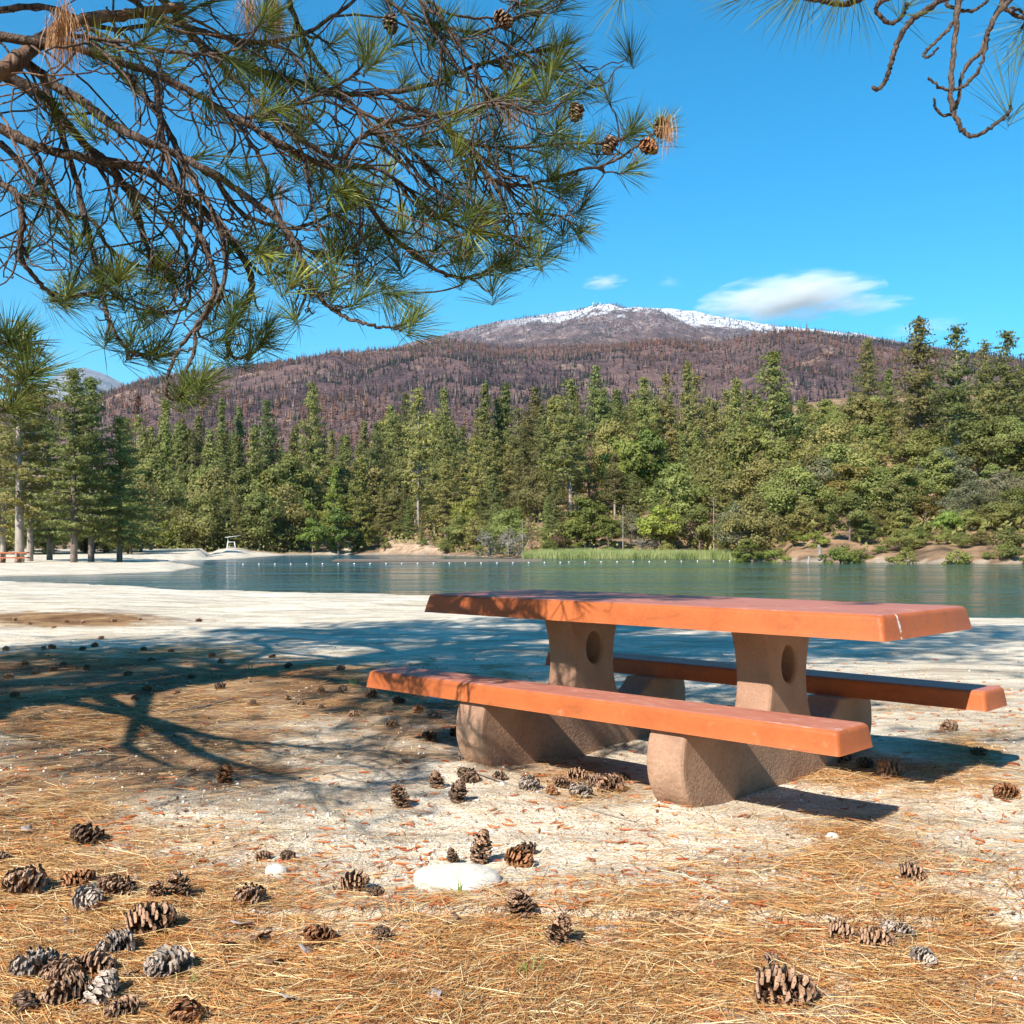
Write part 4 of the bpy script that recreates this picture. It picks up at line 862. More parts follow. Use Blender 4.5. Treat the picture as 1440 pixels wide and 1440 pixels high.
for q_ in [(61, 915), (73, 914), (116, 916), (133, 911), (202, 916), (241, 919), (297, 927), (312, 938), (383, 928), (212, 934), (89, 940), (75, 946), (102, 945), (120, 945), (33, 940), (248, 980), (309, 974), (191, 990), (208, 976), (356, 995), (403, 990), (422, 997), (451, 999), (406, 945), (451, 980), (483, 980), (498, 1014), (7, 917), (12, 957), (50, 950), (270, 958), (180, 953), (480, 952), (20, 985)]: CONES.append((*q_, R.uniform(10, 14.5) * (1 + (q_[1] - 915) / 200), 'bbdb'[R.integers(4)], None, L1, G1))
for q_ in [(196, 868), (116, 871), (75, 883), (160, 870), (42, 875), (94, 871), (20, 870), (142, 899), (280, 869)]: CONES.append((*q_, R.uniform(7, 10), 'b', None, L2, G2))
for c_ in CONES:
    px, py, sz, tone, lab = c_[:5]; x, d = on_ground(px, py - sz * .12)
    s_ = sz * d / F / .116 * (.95 if lab is None else (1.26 if px < 180 and py > 1335 else 1.2 if px < 275 and py > 1180 else 1.05)); me = CM[tone][R.integers(3)]; z = float(terrain(np.array([x]), np.array([d]))[0])
    o = link('pine_cone', me); o.scale = (s_ * 1.06, s_ * 1.06, s_ * R.uniform(.85, 1.05))
    up = lab is not None and 'upright' in lab
    big = sz > 80
    tilt = R.uniform(.1, .45) if up else R.uniform(1.15, 1.75)
    o.rotation_euler = Euler((tilt, R.uniform(-.3, .3), R.choice([-1, 1]) * (1.57 + R.normal() * (.4 if R.random() < .6 else 1.1))))
    if big: o.rotation_euler = Euler((1.38, .1, 1.25))
    o.location = (x, d, z - .006 * s_ + (.012 if up else .030) * s_); m_ = o.rotation_euler.to_matrix() @ Vector((0, 0, .045 * s_))
    if not up: o.location -= Vector((m_.x, m_.y, m_.z))
    tag(o, lab or c_[5], 'pine cone', None if lab else c_[6])

# ------------------------------------------------------------------ stones, leaves, sticks
def rock(px, py, wpx, flat, mat, label, seed, name='rock', sink=.3):
    r = np.random.default_rng(seed); bm = bmesh.new(); bmesh.ops.create_icosphere(bm, subdivisions=4, radius=1)
    ph = r.uniform(0, 9, 6)
    for v in bm.verts:
        c = v.co; k = 1 + .09 * math.sin(2.3 * c.x + ph[0]) * math.sin(2.1 * c.y + ph[1]) + .06 * math.sin(4.7 * c.z + ph[2] + 3 * c.x) + .025 * math.sin(11 * c.x + ph[3]) * math.sin(12 * c.y + ph[4])
        v.co = c * k
    me = bpy.data.meshes.new(name); bm.to_mesh(me); bm.free(); me.materials.append(mat)
    for p in me.polygons: p.use_smooth = True
    x, d = on_ground(px, py); s_ = wpx * d / F / 2; o = link(name, me); z = float(terrain(np.array([x]), np.array([d]))[0])
    o.scale = (s_, s_ * .72, s_ * flat); o.location = (x, d + s_ * .5, z + s_ * flat * (.55 - sink)); o.rotation_euler = (0, .04, r.uniform(-.3, .3)); return tag(o, label, 'rock')
rock(642, 1258, 128, .33, M['white_rock'], 'big smooth white rock half buried in the sand', 1)
rock(387, 1243, 34, .75, M['white_rock'], 'small white rock on the sand at left of centre', 2)
rock(612, 990, 24, .6, M['grey_rock'], 'grey stone under the left end of the near bench', 3)
rock(850, 1305, 40, .2, M['flag'], 'flat pale stone chip on the needles', 4)
rock(1172, 1185, 22, .6, M['white_rock'], 'small white stone on the sand in front of the right table foot', 5)
rock(1022, 1103, 11, .8, M['white_rock'], 'tiny pebble lying in the bench shadow by the table foot', 6)
def leaf(px, py, wpx, mat, label, seed):
    r = np.random.default_rng(seed); n = 26; th = np.linspace(0, 2 * math.pi, n, endpoint=False)
    rad = .6 + .4 * np.abs(np.cos(th * 2.5)) ** .6 + r.normal(size=n) * .04
    v = [(0, 0, .12)] + [(math.cos(t) * k, math.sin(t) * k * .8, .12 * math.sin(2 * t + seed) + .18 * k * k) for t, k in zip(th, rad)]
    v += [(a, b, c - .03) for a, b, c in v]
    t_ = [(0, 1 + j, 1 + (j + 1) % n) for j in range(n)] + [(n + 1, n + 2 + (j + 1) % n, n + 2 + j) for j in range(n)]
    q = [(1 + j, n + 2 + j, n + 2 + (j + 1) % n, 1 + (j + 1) % n) for j in range(n)]
    mb = MB(); mb.add(v, q, t_); x, d = on_ground(px, py); s_ = wpx * d / F / 2; o = mb.build('dry_leaf', mat)
    o.scale = (s_,) * 3; o.location = (x, d, float(terrain(np.array([x]), np.array([d]))[0]) + .012); o.rotation_euler = (r.normal() * .25, r.normal() * .25, r.uniform(0, 6)); tag(o, label, 'leaf')
for k, (px, py, wp, mt, lab) in enumerate([(340, 1307, 40, 'leaf_ash', 'bleached lavender grey leaf under the cone with a needle across it'), (365, 1325, 40, 'leaf_brown', 'brown leaf right of the bleached grey leaf'), (636, 1303, 26, 'leaf_brown', 'star shaped brown leaf below the big white rock'), (388, 1360, 40, 'leaf_brown', 'dark brown lobed leaf at lower left of centre'), (820, 1334, 28, 'leaf_brown', 'reddish brown leaf beside the tilted open cone'), (612, 1408, 30, 'leaf_ash', 'pale leaf near the bottom edge at centre'), (430, 1345, 32, 'leaf_ash', 'pale curled leaf just left of the crumpled reddish cone'), (410, 1412, 40, 'leaf_ash', 'torn grey leaf at the bottom left of centre'), (318, 1335, 36, 'leaf_brown', 'curled brown leaf below the left cone cluster'), (184, 1376, 30, 'leaf_ash', 'pale crumpled leaf between two cones of the heap'), (1232, 1268, 20, 'leaf_brown', 'dark leaf left of the cone on orange needles'), (38, 1182, 22, 'leaf_ash', 'pale leaf at the left edge on the needle bed')]):
    leaf(px, py, wp, M[mt], lab, 20 + k)
def stick(p0, p1, r, label, seed):
    rr = np.random.default_rng(seed); a = np.array([*on_ground(*p0), 0]); b = np.array([*on_ground(*p1), 0])
    pts = [a + (b - a) * t + np.array([*(rr.normal(size=2) * .008), 0]) for t in (0, .35, .7, 1)]
    for q in pts: q[2] = float(terrain(q[:1], q[1:2])[0]) + r * .8
    cp, cr = crom(pts, [r, r * 1.1, r, r * .7], 14); mb = MB(); tube(mb, cp - cp[0], cr, 7); o = mb.build('stick', M['twig_grey'], smooth=True); o.location = cp[0]; tag(o, label, 'stick')
stick((90, 1302), (98, 1325), .010, 'short thick grey stick standing out beside the left cluster', 1)
stick((955, 1420), (1000, 1440), .006, 'thin grey stick at the bottom edge right of centre', 2)
stick((640, 1085), (900, 1160), .004, 'long thin twig on the sand in front of the table feet', 3)
stick((240, 1005), (330, 985), .006, 'thin dark twig on the shaded needle bed', 4)
stick((120, 975), (190, 958), .007, 'crooked twig lying among the shaded cones', 5)
def blades(px, py, n, h, label):
    x, d = on_ground(px, py); b_ = np.tile([x, d, float(terrain(np.array([x]), np.array([d]))[0]) - .01], (n, 1)) + R.normal(size=(n, 3)) * np.array([.012, .012, 0])
    dr = R.normal(size=(n, 3)) * .35; dr[:, 2] = 1; hh = h * R.uniform(.6, 1.1, n)[:, None]; mb = MB()
    ribbons(mb, b_, b_ + dr * hh * .55, b_ + dr * hh + R.normal(size=(n, 3)) * .1 * h, np.full(n, .0022), unit(np.stack([np.ones(n), R.normal(size=n), 0 * hh[:, 0]], 1))); tag(mb.build('grass_tuft', M['grass']), label, 'grass')
blades(266, 1388, 5, .06, 'green grass blades beside the weathered grey cone'); blades(642, 1262, 12, .05, 'tiny grey green sprig in front of the white rock'); blades(746, 1372, 9, .06, 'small yellow green seedling below the tilted cone'); blades(352, 945, 9, .07, 'pale grass tuft on the shaded bed'); blades(497, 968, 12, .08, 'grey green sprig left of the near bench')

# ------------------------------------------------------------------ litter: needles, catkins, gravel
def scatter(n, d0, d1, wgt, wide=.56):
    d = 1 / R.uniform(1 / d1, 1 / d0, n); x = R.uniform(-wide, wide, n) * d
    k = R.random(n) < wgt(720 + F * x / d, YH + F * CH / d, x, d); x, d = x[k], d[k]
    return x, d, terrain(x, d)
def brk(x, d, sc_=3.2, lo=.4, hi=.62, seed=31): return sstep(lo, hi, fbm(x * sc_, d * sc_, 4, seed))
x, d, z = scatter(330000, 1.9, 14, lambda px, py, x, d: np.clip(needle_mask(px, py) * 1.05 * (.25 + .75 * brk(x, d)) + .03, 0, 1))
x, d, z = x[:110000], d[:110000], z[:110000]; n = len(x)
a = R.uniform(0, 6.283, n); a = np.where(R.random(n) < .6, R.normal(size=n) * .55 + .1 + 2 * (fbm(x * 1.2, d * 1.2, 2, 41) - .5), a); L = R.uniform(.07, .19, n)
c = np.stack([x, d, z + R.random(n) ** 2 * .016 + .003], 1); dr = np.stack([np.cos(a), np.sin(a), R.normal(size=n) * .08], 1) * (L / 2)[:, None]
bend = np.stack([-np.sin(a), np.cos(a), np.abs(R.normal(size=n)) * .25], 1) * (L * R.normal(size=n) * .09)[:, None]
bend[:, 2] = np.abs(bend[:, 2])
pal = np.array([[.6, .34, .115], [.7, .47, .2], [.5, .24, .08], [.82, .66, .38], [.22, .095, .038], [.56, .23, .07]]); col = pal[R.integers(0, 6, n)] * R.uniform(.8, 1.15, (n, 1))
mb = MB(); ribbons(mb, c - dr, c + bend, c + dr, np.full(n, .00092), unit(np.stack([-np.sin(a), np.cos(a), R.normal(size=n) * .5], 1)), col)
tag(mb.build('pine_needles', M['needle_dry']), 'layer of fallen orange pine needles over the sand', 'pine needles', kind='stuff')
def on_slab(n, cy, W, L, z, label):
    u = R.uniform(-L, L, n); v = cy + R.uniform(-W, W, n); c_, s_ = math.cos(TH), math.sin(TH); a = R.uniform(0, 6.283, n); l = R.uniform(.05, .085, n)
    c = np.stack([TC[0] + u * c_ - v * s_, TC[1] + u * s_ + v * c_, np.full(n, z)], 1); dr = np.stack([np.cos(a), np.sin(a), 0 * a], 1) * l[:, None]; k = np.stack([-np.sin(a), np.cos(a), 0 * a], 1)
    col = pal[R.integers(0, 6, n)]; mb = MB(); ribbons(mb, c - dr, c + k * (l * R.normal(size=n) * .15)[:, None] + np.array([0, 0, .002]), c + dr, np.full(n, .0011), k, col)
    tag(mb.build('stray_needles', M['needle_dry']), label, 'pine needles', kind='stuff')
on_slab(46, 0, .36, 1.2, .8012, 'few stray dry needles lying on the tabletop'); on_slab(22, -.6915, .1, 1.2, .4164, 'few stray dry needles lying on the near bench')
# catkins: short curved rust red worms
x, d, z = scatter(11000, 2.0, 10, lambda px, py, x, d: .13 + .3 * brk(x, d, 1.3, .4, .65, 61)); n = len(x); mb = MB()
th = np.arange(4) / 4 * 2 * math.pi
a = R.uniform(0, 6.283, n); L = R.uniform(.012, .034, n); r_ = R.uniform(.0022, .0042, n); cv = R.normal(size=n) * .5; K = 5
tt = np.linspace(-1, 1, K)
pth = np.stack([x[:, None] + L[:, None] / 1 * (tt[None] * np.cos(a)[:, None] - cv[:, None] * tt[None] ** 2 * np.sin(a)[:, None]), d[:, None] + L[:, None] * (tt[None] * np.sin(a)[:, None] + cv[:, None] * tt[None] ** 2 * np.cos(a)[:, None]), np.repeat((z + .006)[:, None], K, 1)], -1)
rr = r_[:, None] * np.array([.35, .9, 1, .9, .35])[None]
nx = np.stack([-np.sin(a), np.cos(a), 0 * a], 1)
v = pth[:, :, None] + rr[:, :, None, None] * (np.cos(th)[None, None, :, None] * nx[:, None, None] + np.sin(th)[None, None, :, None] * np.array([0, 0, 1.]))
q1 = np.array([[k * 4 + j, k * 4 + (j + 1) % 4, k * 4 + 4 + (j + 1) % 4, k * 4 + 4 + j] for k in range(K - 1) for j in range(4)])
q = (np.arange(n)[:, None, None] * K * 4 + q1[None]).reshape(-1, 4)
pal = np.array([[.48, .125, .042], [.55, .17, .06], [.34, .085, .03], [.52, .22, .09]]); col = pal[R.integers(0, 4, n)] * R.uniform(.8, 1.15, (n, 1))
mb.add(v.reshape(-1, 3), q, None, 0, np.repeat(col, K * 4, 0))
tag(mb.build('catkins', M['catkin']), 'scattered rust red fallen catkins on sand and needles', 'catkins', kind='stuff')
# bark flakes and broken scales
x, d, z = scatter(9000, 2.0, 13, lambda px, py, x, d: np.clip(.12 + .7 * needle_mask(px, py) + .5 * np.exp(-((px - 200) / 420) ** 2 - ((py - 990) / 90) ** 2), 0, 1)); n = len(x)
mb = MB(); pal = np.array([[.13, .065, .04], [.24, .14, .09], [.09, .05, .035], [.34, .22, .16], [.42, .36, .32]])
leafquads(mb, np.stack([x, d, z + .005], 1), R.uniform(.004, .016, n), np.tile([0, 0, 1.], (n, 1)), pal[R.integers(0, 5, n)], asp=.55)
tag(mb.build('bark_flakes', M['gravel']), 'scattered brown bark flakes and broken cone scales on the ground', 'bark litter', kind='stuff')
# gravel
x, d, z = scatter(34000, 2.0, 12, lambda px, py, x, d: np.clip(.95 - needle_mask(px, py) * .6, .3, 1) * (.2 + .8 * brk(x, d, 2.1, .35, .65, 71))); n = len(x)
bm = bmesh.new(); bmesh.ops.create_icosphere(bm, subdivisions=1, radius=1); iv = np.array([v_.co for v_ in bm.verts]); it = np.array([[v_.index for v_ in f_.verts] for f_ in bm.faces]); bm.free()
sz = .0017 + .0095 * R.random(n) ** 4.5; sq = R.uniform(.45, 1, (n, 1, 3)); sq[:, :, 2] *= .7
v = iv[None] * R.uniform(.75, 1.25, (n, len(iv), 1)) * sz[:, None, None] * sq + np.stack([x, d, z + sz * .25], 1)[:, None]
pal = np.array([[.72, .69, .62], [.55, .48, .38], [.4, .31, .22], [.25, .19, .14], [.78, .76, .72]]); col = pal[R.integers(0, 5, n)]
mb = MB(); mb.add(v.reshape(-1, 3), None, (np.arange(n)[:, None, None] * len(iv) + it[None]).reshape(-1, 3), 0, np.repeat(col, len(iv), 0))
tag(mb.build('gravel', M['gravel']), 'coarse pale granite grit strewn over the sand', 'gravel', kind='stuff')

# ------------------------------------------------------------------ overhanging pines
GREEN = np.array([[.048, .085, .019], [.07, .108, .022], [.032, .06, .018], [.1, .12, .03]])
def tufts(mb, pos, dirs, per, ln=.158, wid=.0013, fresh_lit=None, spread=1.0):
    pos = np.asarray(pos); dirs = unit(np.asarray(dirs, float)); m = len(pos)
    if m == 0: return
    n = m * per; bi = np.repeat(np.arange(m), per); D = dirs[bi]
    up0 = np.where(np.abs(D[:, 2:3]) < .9, np.array([[0, 0, 1.]]), np.array([[1., 0, 0]])); A = unit(np.cross(D, up0)); B = np.cross(D, A)
    ph = R.uniform(0, 6.283, n); s_ = R.random(n); el = np.radians(8 + 66 * s_ ** .8 * spread + R.normal(size=n) * 6)
    nd = D * np.cos(el)[:, None] + (A * np.cos(ph)[:, None] + B * np.sin(ph)[:, None]) * np.sin(el)[:, None]
    b0 = pos[bi] - D * (s_ * .065)[:, None]
    L = ln * R.uniform(.7, 1.12, n) * np.repeat(R.uniform(.8, 1.1, m), per)
    mid = b0 + nd * (L * .55)[:, None]; tip = b0 + nd * L[:, None] + np.array([0, 0, -1.]) * (L * R.uniform(.0, .08, n))[:, None]
    side = unit(np.cross(nd, rand_unit(n)))
    fr = np.zeros(m) if fresh_lit is None else np.asarray(fresh_lit, float)
    col = GREEN[R.integers(0, 3, n)] * R.uniform(.8, 1.25, (n, 1)); f = (np.repeat(fr, per) * np.clip(1.1 - s_ * .8, 0, 1))[:, None]
    col = col * (1 - f) + f * np.array([.34, .36, .06])  # yellow-green new growth and sunlit brightness of bunches, both mixed into the colour
    ribbons(mb, b0, mid, tip, np.full(n, wid), side, col)
def hang(mb, pos, n, ln=.2):
    """a bunch of dead needles hanging down"""
    b_ = pos + R.normal(size=(n, 3)) * .02; dr = R.normal(size=(n, 3)) * np.array([.22, .22, .1]); dr[:, 2] = -1; L = ln * R.uniform(.6, 1.1, (n, 1))
    ribbons(mb, b_, b_ + dr * L * .5 + R.normal(size=(n, 3)) * .006, b_ + dr * L * np.array([.8, .8, 1]), np.full(n, .0011), unit(R.normal(size=(n, 3))), np.array([[.42, .22, .1]]) * R.uniform(.7, 1.3, (n, 1)))

TA = np.array([-4.7, 5.0])
treeA = empty('overhanging_pine', (0, 0, 0), 'big pine whose tangled drooping branches hang over the top left of the view', 'pine tree')
mb = MB(); zz = np.linspace(-.4, 17, 26); p = np.stack([TA[0] + .15 * np.sin(zz * .4), TA[1] + .1 * np.sin(zz * .3 + 1), zz], 1); tube(mb, p, .34 * (1 - zz / 19) + .03 + .12 * np.exp(-np.maximum(zz, 0) * 2), 16)
mb.build('trunk', M['bark_near'], treeA, True)
# main branches: picture points with distance and thickness (picture units at start and end)
B = [
 ('limb', [(-160, 150), (-60, 120), (10, 95), (55, 58), (110, 30), (180, 20), (260, 8)], 3.5, 3.9, 46, 16),
 ('grey', [(-60, 40), (30, 55), (104, 66), (156, 83), (212, 102), (270, 130), (340, 170), (400, 205), (470, 240), (511, 278), (549, 330), (595, 368), (626, 385), (660, 390), (706, 368)], 3.6, 4.1, 20, 6),
 ('g3', [(337, 167), (392, 156), (448, 132), (497, 106), (520, 72)], 3.75, 3.7, 8, 5),
 ('right', [(300, 80), (370, 150), (430, 200), (480, 222), (501, 198), (549, 170), (615, 161), (674, 151), (722, 130)], 3.9, 3.7, 11, 7),
 ('tip', [(560, 150), (615, 163), (650, 202), (675, 230), (695, 253), (723, 262), (765, 255), (810, 241), (862, 227), (897, 205), (931, 178)], 3.9, 4.2, 9, 5),
 ('mid', [(540, 130), (600, 165), (660, 200), (723, 207), (803, 201), (855, 200), (890, 186)], 4.1, 4.3, 8, 5),
 ('top', [(575, -60), (591, 0), (619, 24), (647, 62), (667, 94), (681, 121), (702, 135)], 3.8, 3.8, 9, 5),
 ('topcone', [(560, -30), (612, 7), (636, 21), (688, 26), (705, 20), (735, 2)], 4.0, 4.1, 7, 4),
 ('top2', [(520, -20), (580, 25), (612, 35), (654, 43), (690, 42), (740, 20), (790, -8)], 4.2, 4.3, 8, 5),
 ('dark1', [(-80, 150), (0, 180), (35, 198), (70, 212), (140, 226), (195, 236), (243, 264), (278, 288), (312, 323), (347, 372), (354, 406), (344, 430), (326, 455), (318, 478), (330, 503), (350, 499), (372, 478)], 3.9, 4.0, 24, 5),
 ('dark2', [(-30, 90), (10, 108), (52, 128), (87, 167), (121, 205), (156, 232), (190, 290), (205, 340), (215, 372)], 3.8, 4.1, 26, 6),
 ('dark3', [(20, 75), (70, 115), (115, 142), (156, 174), (194, 194), (243, 215), (299, 243), (345, 275), (399, 319), (424, 361), (437, 400), (462, 430), (486, 446), (515, 456), (545, 461), (572, 455)], 3.7, 3.6, 22, 5),
 ('d4', [(220, 110), (230, 200), (262, 300), (290, 345), (302, 400), (295, 428), (278, 462), (271, 500), (258, 527), (264, 540), (282, 537)], 3.8, 3.5, 14, 5),
 ('d5', [(160, 90), (225, 165), (260, 235), (300, 300), (318, 365), (305, 420), (257, 483), (240, 515), (234, 546), (240, 561), (256, 555)], 3.9, 3.5, 14, 5),
 ('d6', [(60, 110), (100, 230), (125, 330), (142, 400), (149, 435), (163, 470), (184, 494), (222, 498)], 4.0, 3.9, 14, 5),
 ('left', [(-90, 200), (0, 257), (21, 271), (31, 312), (28, 347), (38, 378), (70, 410), (100, 415), (140, 408), (170, 390)], 3.7, 3.8, 16, 5),
 ('low', [(-120, 420), (-40, 470), (0, 482), (18, 478), (34, 486)], 3.4, 3.3, 9, 5), ('low2', [(-110, 470), (-40, 510), (0, 527), (14, 541), (30, 538), (46, 524)], 3.4, 3.2, 9, 6), ('low3', [(-100, 540), (-40, 572), (0, 576), (18, 574)], 3.3, 3.2, 9, 5),
 ('up1', [(120, -60), (200, 10), (290, 45), (360, 60), (420, 50), (480, 15), (520, -20)], 4.2, 4.4, 15, 6),
 ('up2', [(100, 50), (180, 60), (240, 72), (300, 76), (345, 62), (372, 20)], 3.5, 3.5, 9, 5),
 ('up3', [(200, -40), (280, 60), (340, 90), (400, 110), (470, 130), (540, 130), (600, 120), (660, 95), (720, 80), (780, 66)], 4.4, 4.5, 18, 5),
 ('c7', [(380, 195), (440, 230), (520, 235), (560, 255), (610, 300), (650, 320), (700, 330), (745, 335)], 4.2, 4.3, 9, 5),
 ('c8', [(330, 170), (370, 230), (390, 300), (430, 350), (480, 352), (520, 330)], 4.1, 4.2, 10, 5),
 ('c9', [(250, 215), (300, 250), (340, 300), (410, 320), (470, 300), (500, 285)], 4.3, 4.3, 12, 5),
 ('c10', [(495, 150), (560, 210), (600, 260), (640, 280), (690, 300), (770, 300), (818, 322)], 4.3, 4.4, 8, 4),
 ('c11', [(615, 170), (640, 195), (700, 235), (760, 260), (795, 268)], 4.4, 4.5, 6, 4),
 ('c12', [(405, 0), (430, 60), (455, 100), (500, 150), (550, 180), (590, 225), (640, 265)], 4.4, 4.4, 12, 4),
 ('c13', [(-40, 20), (60, 10), (150, 40), (230, 30), (300, 0)], 4.1, 4.3, 14, 6),
 ('c14', [(0, 200), (60, 260), (95, 300), (130, 310), (150, 345), (190, 372), (232, 372)], 4.2, 4.2, 14, 4),
 ('c15', [(110, 220), (180, 260), (250, 330), (265, 380), (262, 430), (215, 440)], 4.3, 4.2, 11, 4),
]
TUFT = [(505, 58, 1), (444, 125, .6), (632, 108, .3), (728, 100, 1), (795, 62, .2), (752, 48, .2), (850, 128, .2), (830, 122, .1), (700, 182, .2), (760, 188, .2), (890, 182, .2), (932, 185, .7), (885, 238, .2), (545, 245, 1), (642, 275, .2), (625, 300, .2), (567, 325, .9), (800, 268, .1), (815, 328, 0), (745, 342, .3), (772, 352, 0), (720, 365, 0), (704, 372, 0), (692, 405, 0), (582, 452, .2), (600, 360, .6), (660, 250, .3), (690, 222, .1), (682, 145, .5), (610, 62, 0), (655, 44, 0), (548, 10, 0), (560, 62, 0), (740, 15, 0), (790, 0, 0), (150, 66, .6), (208, 52, .2), (368, 62, .6), (300, 76, .3), (167, 384, .3), (226, 372, .6), (80, 305, .4), (35, 278, 0), (55, 257, 0), (104, 347, 0), (167, 417, 0), (208, 437, 0), (250, 292, 0), (38, 352, 0), (98, 412, 0), (278, 392, 0), (378, 382, .4), (413, 399, .5), (469, 410, .5), (412, 446, .1), (465, 347, .4), (497, 288, .5), (415, 238, .7), (352, 246, .5), (290, 448, 0), (222, 487, 0), (153, 476, 0), (184, 472, 0), (226, 500, 0), (352, 498, 0), (372, 478, 0), (284, 536, .1), (258, 556, 0), (14, 480, 0), (34, 486, 0), (46, 524, .1), (18, 575, .2), (8, 470, 0), (640, 215, .3), (665, 300, .2), (590, 290, .1), (520, 325, .2), (480, 320, .2), (440, 290, .2), (745, 225, .1), (770, 215, 0), (640, 165, .2), (590, 140, .3), (470, 60, .3), (420, 70, .3), (400, 130, .2), (330, 110, .2), (250, 45, .2), (190, 110, .1), (600, 20, 0), (430, 180, .3), (700, 330, 0), (760, 300, 0), (790, 325, 0), (650, 385, 0), (620, 345, .2), (560, 375, 0), (520, 395, .1), (385, 330, 0), (330, 350, 0), (120, 300, 0), (140, 410, 0), (190, 495, 0), (320, 500, 0), (540, 200, .3), (470, 210, .3), (570, 110, .4), (530, 85, .3), (680, 75, .1), (720, 60, .1), (820, 205, .2), (800, 140, .1), (770, 130, .2), (760, 90, .4), (820, 290, 0), (840, 215, .1)]
parts = []
allc = []
for name, pts, d0, d1, w0, w1 in B:
    m = len(pts); dd = np.linspace(d0, d1, m) + R.normal(size=m) * .03
    p3 = np.array([P(a, b, c) for (a, b), c in zip(pts, dd)]); rr = np.linspace(w0, w1, m) * dd / F / 2
    rr = rr * .68
    n = m * 7; cp, cr = crom(p3, rr, n); tg = unit(np.gradient(cp, axis=0))
    cp = cp + R.normal(size=(n, 3)) * .0022
    parts.append(dict(name=name, cp=cp, cr=cr, tg=tg, wood=MB(), grn=MB(), tp=[], td=[], tf=[], dead=MB(), cones=[]))
    tube(parts[-1]['wood'], cp, cr * R.uniform(.9, 1.12, n), 8)
    parts[-1]['tp'].append(cp[-1]); parts[-1]['td'].append(tg[-1] + np.array([0, 0, .25])); parts[-1]['tf'].append(.2)
def pxof(p): return 720 + p[:, 0] / p[:, 1] * F, YH + (CH - p[:, 2]) / p[:, 1] * F
def twig(pt, i, end, enddir, r0, r1=.0026, sag=.3):
    a = pt['cp'][i]; t0 = pt['tg'][i]; L = np.linalg.norm(end - a)
    m1 = a + t0 * L * .35 + np.array([0, 0, -.12 * L]); m2 = end - unit(enddir) * L * .3
    t = np.linspace(0, 1, 11)[:, None]; cp = (1 - t) ** 3 * a + 3 * (1 - t) ** 2 * t * m1 + 3 * (1 - t) * t * t * m2 + t ** 3 * end
    wob = np.sin(np.linspace(0, math.pi, 11))[:, None] * np.sin(np.linspace(0, R.uniform(3, 8), 11) + R.uniform(0, 6))[:, None] * R.normal(size=(1, 3)) * .055 * L; cp = cp + wob; cp[1:-1] += R.normal(size=(9, 3)) * .003
    tube(pt['wood'], cp, np.linspace(r0, r1, 11), 6); return cp
# twigs that carry the bunches seen in the photo
for px, py, fr in TUFT:
    best = None
    for pt in parts:
        u, v_ = pxof(pt['cp']); q = (u - px) ** 2 + (v_ - py) ** 2 + np.where(u > px + 40, 2500, 0) + np.where(np.arange(len(u)) < 3, 4000, 0); i = int(np.argmin(q + 400 * (np.abs(np.sqrt(q) - 50) < 0)))
        if best is None or q[i] < best[0]: best = (q[i], pt, i)
    q, pt, i = best; i = max(1, i - R.integers(3, 9)); d = pt['cp'][i, 1] + R.uniform(-.15, .15); e = P(px, py, d)
    ed = unit((e - pt['cp'][i]) * np.array([1, .6, .4]) + np.array([R.normal() * .1, R.normal() * .12, .2 + .16 * fr]))
    twig(pt, i, e, ed, min(pt['cr'][i] * .75, .0065)); pt['tp'].append(e); pt['td'].append(ed); pt['tf'].append(fr)
# more small twigs, many of them bare, that droop and curl up at the end
for pt in parts:
    n_ = len(pt['cp']); nt_ = int(n_ * .34)
    for _ in range(nt_):
        i = R.integers(2, n_ - 3); a = pt['cp'][i]; u, v_ = pxof(a[None]); u, v_ = u[0], v_[0]
        L = R.uniform(.14, .5) * (1.15 if v_ < 300 else .7); sd = R.normal()
        e = a + pt['tg'][i] * L * R.uniform(.1, .9) + np.array([.05 + R.normal() * .5, R.normal() * .6, -R.uniform(.0, .85) + .25 * R.normal()]) * L
        ue, ve = pxof(e[None])
        lim = knots([(-200, 430), (100, 430), (150, 470), (300, 500), (380, 470), (480, 440), (600, 400), (720, 400), (830, 320), (900, 220)], ue[0])
        if ve[0] > lim or ue[0] > 900: continue
        ed = np.array([R.normal() * .5 + .3, R.normal() * .5, R.uniform(-.2, .9)])
        cp = twig(pt, i, e, ed, min(pt['cr'][i] * .7, R.uniform(.003, .006)), .0022)
        if R.random() < (.22 if u > 330 else (.18 if v_ > 280 else .07)): pt['tp'].append(e); pt['td'].append(unit(ed)); pt['tf'].append(R.random() ** 2 * .5)
        if R.random() < .5:
            j = R.integers(3, 8); pp = dict(cp=cp, tg=unit(np.gradient(cp, axis=0)), cr=np.full(11, .0035), wood=pt['wood']); L2 = L * .5
            e2 = cp[j] + np.array([R.normal() * .5, R.normal() * .5, R.normal() * .35 - .2]) * L2; twig(pp, j, e2, np.array([R.normal() * .5 + .2, R.normal() * .4, .5]), .0035, .002)
            if R.random() < (.14 if u > 330 else .04): pt['tp'].append(e2); pt['td'].append(np.array([.2, 0, .6]) + R.normal(size=3) * .3); pt['tf'].append(0)
